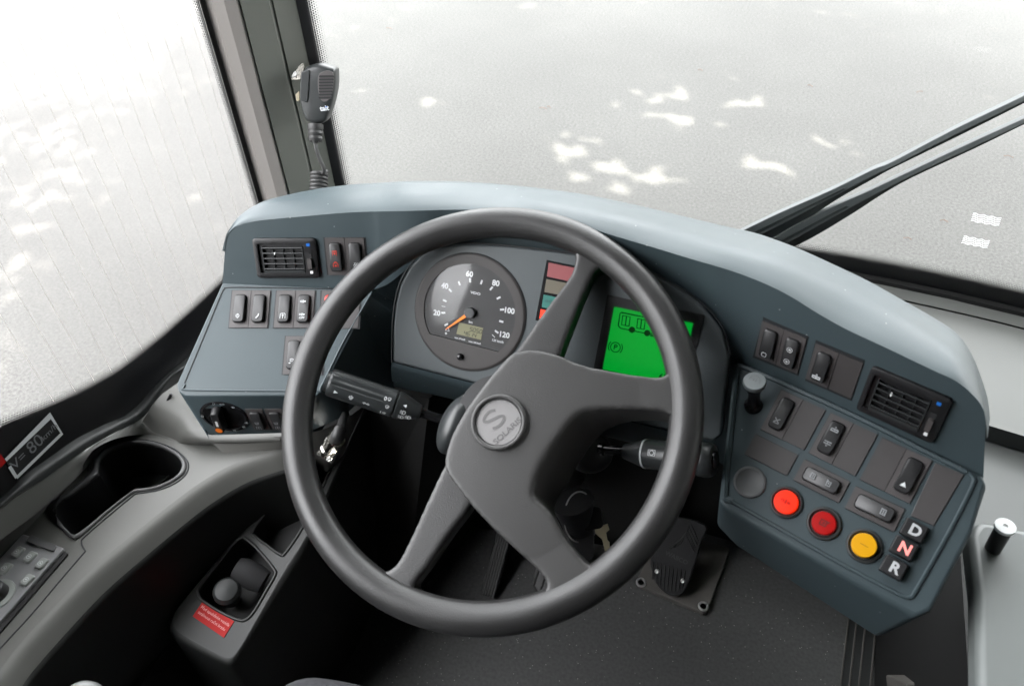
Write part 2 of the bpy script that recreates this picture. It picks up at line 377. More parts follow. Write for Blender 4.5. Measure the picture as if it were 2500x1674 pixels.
# icons are drawn in a unit square; each entry: line / filled polygon / ring / dot / text
def icon(mb, kind, fr, cu, cv, s, h, rot=0):
    t = fr.turned(cu, cv, h, rot)
    def l(p, w=0.16, c=False): mb.ribbon(t, [(a*s, b*s) for a, b in p], w*s, 0, c)
    def p(q): mb.flat(t, [(a*s, b*s) for a, b in q], 0)
    def c(x, y, r, w=0.14): mb.ribbon(t, circ(x*s, y*s, r*s, 18), w*s, 0, True)
    def d(x, y, r): mb.flat(t, circ(x*s, y*s, r*s, 14), 0)
    if kind == 'steer': c(0, 0, 0.75, 0.2); p([(-0.6, -0.1), (0, 0.35), (0.6, -0.1), (0, 0.05)]); p([(-.2, .85), (.2, .85), (0, 1.15)]); p([(-.2, -.85), (0, -1.15), (.2, -.85)])
    elif kind == 'horn': l([(0.45, 0.95), (0.4, 0.3), (0.0, -0.3), (-0.5, -0.85)], 0.5); p([(-.9, -.75), (-.35, -1.05), (-.2, -.5)])
    elif kind == 'door': l([(-.9, -.9), (-.85, .7), (-.6, .9), (.6, .9), (.85, .7), (.9, -.9)], .17); l([(0, .4), (0, -.9)], .2); l([(-.35, .1), (0, .5), (.35, .1)], .2)
    elif kind == 'inout': l([(-.45, 0), (-.85, .38), (-1.25, 0), (-.85, -.38)], .18, True); l([(0, .6), (0, -.6)], .4); p([(.35, .0), (.75, .45), (1.25, 0), (.75, -.45)])
    elif kind == 'redopen': l([(-.7, -.9), (-.7, .4), (.7, .4), (.7, -.9)], .18); l([(-.8, .8), (.8, .8)], .2); d(0, -.2, .33)
    elif kind == 'redshut': l([(-.8, -.9), (-.8, .2), (-.5, .6), (.5, .6), (.8, .2), (.8, -.9)], .18); l([(-.3, .6), (-.3, 1), (.3, 1), (.3, .6)], .17); d(0, -.4, .33)
    elif kind == 'heat':
        for x in (-.6, 0, .6): l(cat2([(x, .8), (x+.2, .3), (x-.2, -.2), (x, -.8)]), .2)
    elif kind == 'wash': l([(-.7, .4), (-.3, .8), (.3, .8), (.7, .4)], .2); l([(-.2, .3), (-.6, -.3)], .2); l([(.3, .3), (0, -.3)], .2); p([(-1, -.9), (-.3, -.9), (-.3, -.7), (-1, -.7)])
    elif kind == 'ring': mb.ribbon(t, rrect(0, 0, 1.5*s, 1.5*s, .5*s), .17*s, 0, True)
    elif kind == 'upring': c(0, 0, .85, .16); p([(-.5, -.15), (.5, -.15), (0, .45)])
    elif kind == 'downring': c(0, 0, .85, .16); p([(-.5, .15), (0, -.45), (.5, .15)])
    elif kind == 'busup': p([(-1, -.6), (1, -.6), (1, -.3), (-1, -.3)]); p([(-1, .0), (1, .0), (1, .3), (-1, .3)]); p([(-.3, .55), (.3, .55), (0, 1)]); p([(-1, -.3), (-.8, -.3), (-.8, .0), (-1, .0)]); p([(.8, -.3), (1, -.3), (1, .0), (.8, .0)]); p([(-.1, -.3), (.1, -.3), (.1, 0), (-.1, 0)])
    elif kind == 'busdown': p([(-1, .6), (1, .6), (1, .3), (-1, .3)]); p([(-1, .0), (1, .0), (1, -.3), (-1, -.3)]); p([(-.3, -.55), (0, -1), (.3, -.55)]); p([(-.1, 0), (.1, 0), (.1, .3), (-.1, .3)])
    elif kind == 'tri': p([(-.8, -.6), (.8, -.6), (0, .8)])
    elif kind == 'cross': l([(-.8, -.7), (.8, .7)], .35); l([(-.8, .7), (.8, -.7)], .35); l([(-.9, -.9), (.9, -.9)], .25)
    elif kind == 'lamp': l([(-.8, .6), (.8, .6), (.8, -.6), (-.8, -.6)], .3, True); l([(-.8, 0), (.8, 0)], .3)
    elif kind == 'lamp2': l([(-.8, .6), (.6, .6), (.6, -.6), (-.8, -.6)], .3, True); l([(.4, 0), (1.1, .8)], .3); d(0, 0, .3)
    elif kind == 'arrowr': p([(-.7, .65), (.8, 0), (-.7, -.65)])
    elif kind == 'arrowl': p([(.7, .65), (.7, -.65), (-.8, 0)])
    elif kind == 'blinkers':
        l([(-.3, .25), (-.9, .25), (-.9, .6), (-1.6, 0), (-.9, -.6), (-.9, -.25), (-.3, -.25)], .2, True); l([(.3, .25), (.9, .25), (.9, .6), (1.6, 0), (.9, -.6), (.9, -.25), (.3, -.25)], .2, True)
    elif kind == 'wiper': l(cat2([(-.9, .5), (0, .8), (.9, .5)]), .22); l([(-.9, .5), (-.3, -.7), (.3, -.7), (.9, .5)], .22); l([(0, -.6), (.5, .7)], .22)
    elif kind == 'spray': l([(-.7, .5), (0, .8), (.7, .5), (.3, -.7), (-.3, -.7)], .2, True); l([(-.9, 0), (.9, .1)], .2); l([(0, -1), (.1, 1.1)], .2)
    elif kind == 'beam':
        for y in (-.5, 0, .5): l([(-1.2, y), (-.4, y)], .2)
        l([(-.1, .8), (-.1, -.8), (.6, -.7), (1.0, 0), (.6, .7)], .22, True)
    elif kind == 'brake': c(0, 0, .6, .2); l([(-.95, .75), (-.95, -.75)], .2); l([(.95, .75), (.95, -.75)], .2); l([(-.95, .75), (.95, .75)], .15); l([(-.95, -.75), (.95, -.75)], .15)
    elif kind == 'defog': l([(-.8, .6), (.8, .6), (.6, -.4), (-.6, -.4)], .22, True); l([(-.3, -.9), (-.3, .2)], .2); l([(.3, -.9), (.3, .2)], .2)

# ------------------------------------------------------------------ the measured planes of the cab
LP = plane(D(700, 800, .97), 17.5, 35.5)                 # left switch panel
LF = plane(LP.hit(700, 690), 17.5, 70)                   # face above it
CP = plane(D(1146, 763, .94), 0, 59)                     # instrument panel
RP = plane(D(2080, 1050, .80), -20, 35)                  # right switch panel
RF = plane(RP.hit(2097, 1013), -20, 88)                  # face above it
LS = plane(LP.hit(600, 962), 17.5, 95)                   # fascia under the left panel
RS = plane(RP.hit(1950, 1330), -20, 95)
WP = plane(D(1176, 993, .845), 0, 33)                    # steering wheel
SIDE = -0.82                                             # driver's window
def WY(x): return 1.206 - 0.258*(x-0.13)**2              # curve of the windscreen in plan
GZ = -0.80                                               # road level
WB = 0.47                                                # lower edge of the windscreen
def hw(x, y, off=0.0):                                   # sight line to the windscreen
    P = hy(x, y, 1.1)
    for _ in range(30): P = hy(x, y, WY(P.x)+off)
    return P

# ------------------------------------------------------------------ large structure
def struct(o): o['kind'] = 'structure'; return o
bx = MB().box(ID, -60, 60, -60, 60, GZ-0.3, GZ)
struct(bx.build('asphalt_road', 'road', smooth=False))
struct(MB().box(ID, -0.85, 1.7, -2.6, 1.02, -0.06, 0.0).build('cab_floor', 'floor', smooth=False))
struct(MB().box(ID, -0.86, 1.72, -2.6, 0.93, 2.28, 2.36).build('bus_ceiling', 'ceiling', smooth=False))
struct(MB().box(ID, -0.86, 1.72, -2.66, -2.6, -0.6, 2.3).build('rear_wall', 'ceiling', smooth=False))
# front wall below the windscreen, curved like it
xs = [-0.84 + i*(2.5/24) for i in range(25)]
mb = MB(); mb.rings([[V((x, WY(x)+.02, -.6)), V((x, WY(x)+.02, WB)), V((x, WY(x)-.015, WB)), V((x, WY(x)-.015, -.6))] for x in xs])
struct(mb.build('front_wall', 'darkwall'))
YZ = Fr((SIDE, 0, 0), (0, 1, 0), (0, 0, 1))              # the side wall: e1 forward, e2 up, n into the cab
GB = [(529, 701), (459, 766), (389, 828), (288, 907), (213, 949), (150, 980), (75, 1011), (0, 1042)]
RU = [(400, 920), (320, 1004), (252, 1037), (184, 1072), (123, 1115), (61, 1158), (0, 1217)]
glb = [(p.y, p.z) for p in (hx(*q, SIDE) for q in GB)]
rub = [(p.y, p.z) for p in (hx(*q, SIDE) for q in RU)]
glb = [(0.92, 0.535)] + glb + [(0.30, 0.66), (0.18, 0.70), (-0.45, 0.72)]
sill = [(0.95, 0.46), (0.70, 0.462)] + rub + [(0.25, 0.545), (0.1, 0.57), (-0.45, 0.6)]
mb = MB()
mb.prism(YZ, [(0.98, -.6)] + [(a, b-.004) for a, b in sill] + [(-2.6, 0.6), (-2.6, -.6)], -.04, -.012)
mb.prism(YZ, [(1.0, 1.72), (1.0, 2.3), (-2.6, 2.3), (-2.6, 1.72)], -.04, -.012)
mb.prism(YZ, [(-.45, .6), (-.45, 1.72), (-2.6, 1.72), (-2.6, .6)], -.0401, -.0121)
struct(mb.build('side_wall', 'ceiling', smooth=False))
mb = MB(); mb.box(ID, 1.70, 1.73, -2.6, 1.0, -.6, 1.0); mb.box(ID, 1.70, 1.73, -2.6, 1.0, 1.6, 2.3); mb.box(ID, 1.70, 1.73, -2.6, -.2, 1.0, 1.6)
struct(mb.build('door_side_wall', 'ceiling', smooth=False))

# windscreen: curved pane, printed border, dots
ws = thing('windscreen', (0.13, WY(.13), WB), 'large curved front windscreen above the dashboard, black printed border with fading dots', 'windscreen')
N = 40; x0, x1 = -0.745, 1.66
xs = [x0+(x1-x0)*i/N for i in range(N+1)]
def strip(z0, z1, off, xa=x0, xb=x1, n=N):
    X = [xa+(xb-xa)*i/n for i in range(n+1)]; v = []; uv = []; acc = 0
    for i, x in enumerate(X):
        if i: acc += math.hypot(x-X[i-1], WY(x)-WY(X[i-1]))
        v += [V((x, WY(x)+off, z0)), V((x, WY(x)+off, z1))]; uv += [(acc, 0), (acc, z1-z0)]
    return v, [(2*i, 2*i+2, 2*i+3, 2*i+1) for i in range(n)], uv
v, f, _ = strip(WB-.02, 2.32, 0.0); obj('pane', v, f, 'windscreen', ws)
v, f, _ = strip(WB-.02, WB+.026, -.003); v2, f2, _ = strip(2.24, 2.32, -.003)
xf0 = hw(815, 453).x; xf1 = hw(840, 450).x
v3, f3, _ = strip(WB+.026, 2.24, -.003, x0, xf1, 3)
mb = MB(); mb.add(v, f); mb.add(v2, f2); mb.add(v3, f3); mb.build('border', 'frit', ws)
v, f, uv = strip(WB+.026, WB+.046, -.003, xf1, x1); k = len(v)
va = [V((xf1, WY(xf1)-.003, z)) for z in (WB+.026, 2.24)]; xd = xf1+.017; vb = [V((xd, WY(xd)-.003, z)) for z in (WB+.026, 2.24)]
wd = math.hypot(xd-xf1, WY(xd)-WY(xf1))
obj('dot_band', v+[va[0], va[1], vb[1], vb[0]], f+[(k, k+1, k+2, k+3)], 'fritdots', ws, smooth=False, uvs=uv+[(0, 0), (1.744, 0), (1.744, wd), (0, wd)])

# side window
sw = thing('side_window', (SIDE, .5, .6), "driver's side window with fine vertical heating wires and black printed border", 'side window')
pane = [(0.92, .535)] + glb[1:] + [(-.45, 1.72), (0.92, 1.72)]
MB().flat(YZ, pane, 0.0).build('pane', 'sideglass', sw, smooth=False)
fy0 = hx(628, 500, SIDE).y
mb = MB()
low = sill + [(-.45, .6)]
n = max(len(glb), len(sill))
def resamp(P, n):
    P = [V((a, b, 0)) for a, b in P]; d = [0]
    for i in range(1, len(P)): d.append(d[-1]+(P[i]-P[i-1]).length)
    out = []
    for k in range(n):
        t = d[-1]*k/(n-1); i = max(j for j in range(len(d)) if d[j] <= t+1e-9); i = min(i, len(P)-2)
        q = (t-d[i])/max(1e-9, d[i+1]-d[i]); out.append(P[i].lerp(P[i+1], q))
    return [(p.x, p.y) for p in out]
A, B = resamp(glb, 40), resamp(sill, 40)
mb.add([YZ.w(a, b, .003) for a, b in A+B], [(i, i+1, 41+i, 40+i) for i in range(39)])
mb.flat(YZ, [(fy0, .52), (1.0, .52), (1.0, 1.72), (fy0, 1.72)], .0035)
mb.build('border', 'frit', sw, smooth=False)
A2 = resamp([(a, b) for a, b in glb[:9]], 40); v = []; uv = []; acc = 0
for i, (a, b) in enumerate(A2):
    if i: acc += math.hypot(a-A2[i-1][0], b-A2[i-1][1])
    v += [YZ.w(a, b, .003), YZ.w(a, b+.016, .003)]; uv += [(acc, 0), (acc, .016)]
k = len(v); v += [YZ.w(fy0, .55, .003), YZ.w(fy0, 1.72, .003), YZ.w(fy0-.012, 1.72, .003), YZ.w(fy0-.012, .55, .003)]
uv += [(0, 0), (1.17, 0), (1.17, .012), (0, .012)]
obj('dot_band', v, [(2*i, 2*i+2, 2*i+3, 2*i+1) for i in range(39)]+[(k, k+1, k+2, k+3)], 'fritdots', sw, smooth=False, uvs=uv)
for px in (452, 411, 369, 323, 274, 225, 170, 115, 56, 0, -65, -135, -210, -290, -380, -480):
    y = hx(px, 0, SIDE).y; zb = min([b for a, b in A2 if abs(a-y) < .03] or [.6])
    MB().tube([YZ.w(y, zb-.004, .001), YZ.w(y, 1.7, .001)], .00016, 4).build('heating_wire', 'wire', sw)
# rubber gasket between glass and console
RL = [(432, 910), (365, 1000), (336, 1027), (266, 1063), (184, 1113), (102, 1172), (0, 1240)]
ra = [hx(*q, SIDE+.004) for q in RU]; rb_ = [hx(*q, SIDE+.016) for q in RL]
ra = ra + [V((SIDE+.004, .2, .555)), V((SIDE+.004, -.3, .6))]; rb_ = rb_ + [V((SIDE+.016, .19, .52)), V((SIDE+.016, -.3, .56))]
ra = [V((SIDE+.004, .72, .462))] + ra; rb_ = [V((SIDE+.03, .70, .445))] + rb_
while len(rb_) > len(ra): rb_.pop(0)
mid = [a.lerp(b, .5)+V((.004, 0, .003)) for a, b in zip(ra, rb_)]
loft('gasket', [ra, mid, rb_], 'gasket', sw, 5, 4)

# pillar between the two windows
pl = thing('windscreen_pillar', (-.76, .95, .4), 'grey plastic covered pillar between side window and windscreen, with long grooves', 'pillar')
P2 = hx(654, 489, -.80); P2b = hx(677, 482, -.782); P3 = hx(708, 473, -.765); P4 = hx(764, 446, -.742); P5 = hw(815, 453, -.006); P3b = hx(700, 474, -.768)
plan = [(SIDE+.004, P2.y+.002), (P2.x, P2.y), (P2b.x, P2b.y), (P3b.x, P3b.y)]
def pillar(name, pts, m):
    v = [V((a, b, z)) for z in (.2, 2.28) for a, b in pts]; n = len(pts)
    obj(name, v, [(i, i+1, n+i+1, n+i) for i in range(n-1)], m, pl, smooth=False)
e = .004
pillar('edge_trim', [(SIDE+.004, P2.y+.006), (P2.x, P2.y), (P2b.x, P2b.y), (P3b.x, P3b.y), (P3b.x-.001, P3b.y+.008)], 'pillarlight')
d34 = (V((P4.x, P4.y, 0))-V((P3.x, P3.y, 0))).normalized()
pillar('cover', [(P3b.x-.001, P3b.y+.008), (P3.x, P3.y), (P4.x-d34.x*.003, P4.y-d34.y*.003), (P4.x-.002, P4.y+.012)], 'pillar')
pillar('inner_cover', [(P4.x-.002, P4.y+.012), (P4.x+.001, P4.y+.004), (P5.x, P5.y), (P5.x+.001, P5.y+.02)], 'pillar')

# ------------------------------------------------------------------ dashboard
db = thing('dashboard', (-.2, .65, .45), 'blue grey moulded bus dashboard curving round the steering wheel', 'dashboard')
CRO = [((549,615),(547,614),(545,613)), ((556,578),(555,576),(555,575)), ((570,560),(568,556),(567,554)), ((585,551),(580,541),(578,538)),
 ((599,545),(594,530),(592,524)), ((630,539),(626,512),(624,502)), ((668,535),(668,498),(666,485)), ((744,528),(752,490),(757,464)),
 ((821,521),(840,483),(850,452)), ((897,517),(930,477),(930,447)), ((1000,515),(1007,472),(1007,443)), ((1110,512),(1130,472),(1130,445)),
 ((1200,514),(1230,480),(1240,453)), ((1300,524),(1315,492),(1340,464)), ((1400,545),(1410,510),(1440,479)), ((1507,578),(1510,531),(1560,504)),
 ((1592,603),(1622,558),(1680,533)), ((1680,630),(1710,585),(1776,556)), ((1800,666),(1800,612),(1846,572)), ((1907,711),(1907,643),(1939,605)),
 ((2000,767),(2014,690),(2050,655)), ((2067,804),(2090,728),(2121,689)), ((2170,852),(2185,778),(2193,729)), ((2272,901),(2275,832),(2296,788)),
 ((2334,930),(2334,872),(2343,822)), ((2378,967),(2372,908),(2370,860)), ((2400,998),(2393,945),(2386,897)), ((2407,1030),(2408,1000),(2409,967)), ((2409,1070),(2413,1050),(2415,1020))]
crease, ridge, outer = [], [], []
iL, iR = 9, 18
zL = LF.hit(*CRO[iL][0]).z; zR = RF.hit(*CRO[iR][0]).z
for i, (c, r, o) in enumerate(CRO):
    if i <= iL: P = LF.hit(*c)
    elif i >= iR: P = RF.hit(*c)
    else:
        t = (i-iL)/(iR-iL); P = hz(*c, zL+(zR-zL)*t + .012*math.sin(math.pi*t))
    d = depth(P); e = min(1.0, math.hypot(c[0]-o[0], c[1]-o[1])/45)
    crease.append(P); h1_ = max(2.0, math.hypot(c[0]-r[0], c[1]-r[1]))*d/F; h2_ = max(2.0, math.hypot(r[0]-o[0], r[1]-o[1]))*d/F
    dR = d+min(.034, 1.05*h1_); ridge.append(D(*r, dR)); outer.append(D(*o, dR+min(.07, 2.9*h2_)))
drop1 = [p+V((0, .02, -.02)) for p in outer]; drop2 = [p+V((0, .035, -.10)) for p in outer]; drop3 = [V((p.x, p.y+.04, .33)) for p in outer]
mid1 = [c.lerp(r, .35)+V((0, -.0010, .0012)) for c, r in zip(crease, ridge)]
loft('hood', [crease, mid1, ridge, [r.lerp(o, .5)+V((0, 0, .001)) for r, o in zip(ridge, outer)], outer, drop1, drop2, drop3], 'dash', db, 5, 3, ang=180)
FL = [((549,615),(543,692),'L'), ((556,578),(552,696),'L'), ((570,560),(562,699),'L'), ((599,545),(600,701),'L'), ((668,535),(670,703),'L'), ((744,528),(750,704),'L'), ((821,521),(830,706),'L'), ((897,517),(905,707),'L'),
 ((925,516),(932,700),'L'), ((950,516),(952,690),'L'), ((1000,515),(975,672),'L'), ((1050,513),(1008,645),'L'), ((1110,512),(1062,601),'C'), ((1200,514),(1150,593),'C'), ((1300,524),(1260,601),'C'), ((1400,545),(1400,618),'C'), ((1507,578),(1510,634),'C'), ((1592,603),(1610,675),'C'), ((1680,630),(1707,736),'C'), ((1740,650),(1765,801),'C'),
 ((1800,666),(1790,880),'R'), ((1907,711),(1880,920),'R'), ((2000,767),(1960,957),'R'), ((2067,804),(2030,987),'R'), ((2170,852),(2140,1036),'R'), ((2272,901),(2260,1094),'R'), ((2334,930),(2330,1129),'R'), ((2378,967),(2375,1151),'R'), ((2400,998),(2392,1158),'R'), ((2407,1030),(2400,1162),'R')]
top, bot = [], []
def creaseat(x):                                 # point of the crease at photo x
    for i in range(len(CRO)-1):
        a, b = CRO[i][0][0], CRO[i+1][0][0]
        if a <= x <= b: return crease[i].lerp(crease[i+1], (x-a)/max(1e-6, b-a))
    return crease[-1]
for c, l, k in FL:
    top.append(creaseat(c[0]))
    bot.append(LF.hit(*l) if k == 'L' else RF.hit(l[0], l[1]+14) if k == 'R' else CP.hit(*l, {955: -.05, 962: -.045, 990: -.03}.get(l[0], -.012)))
loft('fascia', [top, bot], 'dash', db, 4, 1, ang=60)
# softly rounded step where the left face runs into the left panel
# pods under the two switch panels
def pod(name, T, B):
    n = len(T); v = T+B
    return obj(name, v, [tuple(range(n)), tuple(range(n, 2*n))[::-1]]+[(i, (i+1) % n, n+(i+1) % n, n+i) for i in range(n)], 'dash', db, bevel=.008, seg=5)
Tq = [(543, 690), (905, 706), (905, 722), (788, 950), (772, 966), (452, 966), (436, 955), (431, 938)]
T = [LP.hit(*q) for q in Tq]
dv = LS.hit(511, 1062)-T[5]
Bp = [t+dv for t in T]; Bp[7] = LS.hit(503, 1050); Bp[6] = LS.hit(505, 1058); Bp[5] = LS.hit(513, 1063); Bp[4] = LS.hit(752, 1056); Bp[3] = LS.hit(800, 1042)+V((.01, .02, 0)); Bp[2] = T[2]+dv+V((.06, .02, 0)); Bp[1] = T[1]+dv+V((.06, .05, 0))
pod('switch_pod', T, Bp)
Tq = [(1796, 879), (2400, 1156), (2412, 1180), (2376, 1300), (2274, 1492), (2236, 1508), (1776, 1245), (1756, 1222)]
T = [RP.hit(*q) for q in Tq]; dv = RS.hit(2062, 1515)-RP.hit(2100, 1420)
Bp = [t+dv for t in T]; Bp[7] = RS.hit(1750, 1285); Bp[6] = RS.hit(1799, 1334); Bp[5] = RS.hit(2140, 1557); Bp[4] = RS.hit(2165, 1556)+V((.012, .02, 0)); Bp[3] = T[3]+dv*.8+V((-.01, 0, 0)); Bp[2] = T[2]+dv*.8
pod('switch_pod', T, Bp)
# wall from the left pod back to the instrument panel
loft('pod_wall', [[LP.hit(905, 706), LP.hit(872, 786), LP.hit(800, 925), LP.hit(785, 953)], [CP.hit(938, 740, -.03), CP.hit(945, 800, -.03), CP.hit(958, 890, -.03), CP.hit(962, 985, -.03)]], 'dash', db, 4, 1)
# instrument panel slab with lip below
IPq = [(958, 884), (959, 800), (964, 745), (976, 695), (1000, 650), (1030, 619), (1065, 602), (1131, 594), (1246, 601), (1400, 619), (1520, 640), (1607, 674), (1707, 736), (1762, 800), (1781, 867), (1772, 960), (1763, 1062), (1740, 1078), (1184, 942)]
ip = [CP.uv(*q) for q in IPq]
mb = MB().prism(CP, ip, -.05, 0.0)
ipo = mb.build('instrument_panel', 'panelgrey', db, bevel=.0035, seg=4)
MB().tube([CP.w(a*1.004, b*1.004, .0004) for a, b in cat2([CP.uv(*q) for q in IPq[:15]], 4)], .0009, 6).build('rim_line', 'seam', ipo)
LIP = plane(CP.hit(1100, 922), 0, 108)
loft('lower_lip', [[CP.hit(958, 884), CP.hit(1184, 942), CP.hit(1740, 1078)], [LIP.hit(958, 900)+V((0, -.004, 0)), LIP.hit(1184, 957)+V((0, -.004, 0)), LIP.hit(1740, 1096)+V((0, -.004, 0))], [LIP.hit(966, 945), LIP.hit(1165, 988), LIP.hit(1700, 1120)], [LIP.hit(966, 945)+V((0, .06, -.015)), LIP.hit(1165, 988)+V((0, .06, -.015)), LIP.hit(1700, 1120)+V((0, .06, -.015))]], 'dash', db, 4, 4)
# seam lines on the pods
def seam(fr, pts, r=.0007, m='seam', par=db, name='seam', closed=False, h=.0003):
    MB().tube([fr.hit(*p, h) for p in cat2(pts, 4, closed)], r, 6, closed).build(name, m, par)
seam(LP, [(450, 935), (500, 815), (540, 718), (548, 706), (562, 701.5), (700, 703), (860, 706)])
seam(LP, [(452, 938), (449, 945), (455, 951), (600, 953), (770, 953), (783, 946), (840, 832), (903, 722), (905, 713), (898, 706)], .0014, 'dash')
seam(RP, [(1787, 1224), (1900, 1287), (2050, 1373), (2142, 1422), (2200, 1452), (2222, 1456), (2236, 1440), (2310, 1310), (2372, 1190), (2376, 1165), (2360, 1150)], .0020, 'dash')
seam(RP, [(1801, 890), (1783, 1060), (1770, 1205), (1776, 1218), (1787, 1224)], .0034, 'dash')
seam(RP, [(1801, 892), (1840, 905), (1930, 944), (2097, 1020), (2300, 1122), (2360, 1152)], .0030, 'dash')

# rocker switches: one kind, copied ---------------------------------
def rocker_mesh():
    mb = MB(); A = rrect(0, 0, .0152, .0365, .004, 5)
    prof = [(0.0, 1.0), (.0025, 1.0), (.0045, .96)]
    R = [[V((a, b, h*1.0)) for a, b in A] for h in (0.0008, .0030)]
    for k, s in ((.0050, .985), (.0064, .93), (.0070, .86)):
        R.append([V((a*s, b*(1-(1-s)*.5), k - .0016*(b/.018)**2 - (.0012*b/.018))) for a, b in A])
    n = len(A); v = [p for r in R for p in r]; f = []
    for k in range(len(R)-1):
        for i in range(n): f.append((k*n+i, k*n+(i+1) % n, (k+1)*n+(i+1) % n, (k+1)*n+i))
    f.append(tuple(range((len(R)-1)*n, len(R)*n))); return v, f
def mkmesh(name, v, f, m):
    me = bpy.data.meshes.new(name); me.from_pydata([tuple(p) for p in v], [], f); me.materials.append(M[m])
    bm = bmesh.new(); bm.from_mesh(me); bmesh.ops.recalc_face_normals(bm, faces=bm.faces); bm.to_mesh(me); bm.free()
    me.polygons.foreach_set('use_smooth', [True]*len(me.polygons)); me.set_sharp_from_angle(angle=math.radians(40)); return me
MW, MH = .0246, .0485
BEZ = mkmesh('rocker_switch', *(lambda b: (b.v, b.f))(MB().prism(ID, rrect(0, 0, MW-.0006, MH-.0006, .0006, 2), -.0006, .0011)), 'bezel')
KEY = mkmesh('rocker', *rocker_mesh(), 'key')
KEYR = KEY.copy(); KEYR.materials.clear(); KEYR.materials.append(mat('redkey', (0.5, 0.03, 0.02), 0.35))
BLK = mkmesh('blank_cover', *(lambda b: (b.v, b.f))(MB().prism(ID, rrect(0, 0, MW-.0006, MH-.0006, .0006, 2), -.0006, .0009)), 'blank')
def link(o, p, mtx=None):
    COL.objects.link(o); o.parent = p; BASE[o.name] = base(p)
    if mtx is not None: o.matrix_basis = Matrix.Translation(-base(p)) @ mtx
    return o
def surround(fr, pts, par=db):                   # dark shadow gap round a block of modules
    MB().prism(fr, [fr.uv(*p) for p in pts], -.001, .0004).build('switch_surround', 'seam', par, smooth=False)
KEYH = .0074
def switch(fr, u, v, icons=(), rot=0, label=None, key=None, sc=1.0, ink='print', h0=0.0004):
    b = link(bpy.data.objects.new('rocker_switch', BEZ), db, fr.mat(u, v, h0, rot, sc)); BASE[b.name] = V((0, 0, 0))
    if label: b['label'] = label
    k = bpy.data.objects.new('rocker', key or KEY); COL.objects.link(k); k.parent = b
    if icons:
        mb = MB()
        for nm, x, y, s in icons:
            hh = .0070 - .0016*(y/.018)**2 - .0012*y/.018 + .00035
            if nm == 'OFF': addtext(mb, 'OFF', s*2.2, ID, x, y, hh, bold=.0001)
            else: icon(mb, nm, ID, x, y, s, hh)
        mb.build('symbol', ink, b, smooth=False)
    return b
def blank(fr, u, v, rot=0, h0=.0004, sv=1.0):
    o = link(bpy.data.objects.new('blank_cover', BLK), db, fr.mat(u, v, h0, rot)); 
    if sv != 1.0: o.scale = (o.scale[0], o.scale[1]*sv, o.scale[2])
    return o
def block(fr, TL, TR, BR, BL):
    surround(fr, (TL, TR, BR, BL)); q = [fr.uv(*p) for p in (TL, TR, BR, BL)]
    c = (sum(a for a, b in q)/4, sum(b for a, b in q)/4)
    r = math.atan2((q[1][1]-q[0][1])+(q[2][1]-q[3][1]), (q[1][0]-q[0][0])+(q[2][0]-q[3][0]))
    return c, r
def pair(fr, quad, items):
    c, r = block(fr, *quad)
    for k, it in enumerate(items):
        if it is None: continue
        du = (k-(len(items)-1)/2)*MW
        u, v = c[0]+du*math.cos(r), c[1]+du*math.sin(r)
        if it == 'blank': blank(fr, u, v, r)
        else: switch(fr, u, v, it.get('i', ()), r, it.get('l'), it.get('k'), 1.0, it.get('c', 'print'))
sx = lambda x, y: (540+x/6.534, 690+y/6.534)
pair(LP, (sx(168,120), sx(810,122), sx(757,727), sx(112,727)), [
    {'i': [('steer', .0003, -.0105, .0028)], 'l': 'rocker switch with a steering wheel symbol'}, {'i': [('horn', .0008, -.0105, .0030)], 'l': 'rocker switch with a white curved symbol'}])
pair(LP, (sx(873,122), sx(1522,124), sx(1480,729), sx(822,731)), [
    {'i': [('door', .0003, -.0105, .0036)], 'l': 'rocker switch with a doorway symbol'}, {'i': [('inout', 0, .0085, .0030), ('inout', 0, -.0085, .0030), ('OFF', 0, -.0128, .0018)], 'l': 'rocker switch with arrows and the word OFF'}])
pair(LP, (sx(1583,124), sx(2240,126), sx(2215,738), sx(1560,734)), [{'k': KEYR, 'l': 'red rocker switch partly behind the wheel rim'}, 'blank'])
pair(LP, (sx(1017,846), sx(1670,848), sx(1637,1475), sx(962,1470)), [{'i': [('wash', 0, -.0085, .0034)]}, 'blank'])
pair(LF, ((789.4, 579.4), (893, 579.6), (900, 671.5), (798.5, 671)), [
    {'i': [('redopen', 0, .006, .0036), ('redshut', .0003, -.0085, .0036)], 'c': 'redprint', 'l': 'black rocker switch with two red symbols'}, {'i': [('heat', .001, -.0085, .0032)]}])
s5 = lambda x, y: (1760+x/3.903, 760+y/3.903)
pair(RF, (s5(405,55), s5(838,238), s5(737,612), s5(303,437)), [{'i': [('ring', -.0005, -.012, .0034)], 'l': 'rocker switch with a rounded square symbol'}, {'i': [('upring', 0, .0065, .0034), ('downring', 0, -.0085, .0034)], 'l': 'rocker switch with up and down arrows'}])
pair(RF, (s5(905,270), s5(1370,465), s5(1245,850), s5(803,657)), [{'i': [('busup', -.0005, -.0105, .0042)], 'l': 'rocker switch with one bus symbol'}, 'blank'])
s6 = lambda x, y: (1700+x/1.9125, 720+y/1.9125)
pair(RP, (s6(397,438), s6(607,541), s6(502,722), s6(298,630)), [{'i': [('cross', 0, -.009, .0034)], 'l': 'rocker switch with a crossed symbol', 'c': 'dimprint'}, 'blank'])
pair(RP, (s6(627,548), s6(848,653), s6(742,845), s6(523,737)), [{'i': [('busup', 0, .0085, .0038), ('busdown', 0, -.0075, .0038)], 'l': 'rocker switch with bus raise and lower symbols', 'c': 'dimprint'}, 'blank'])
pair(RP, (s6(868,663), s6(1105,775), s6(992,972), s6(762,862)), ['blank', {'i': [('tri', 0, -.0105, .0036)], 'l': 'rocker switch with a white triangle'}])
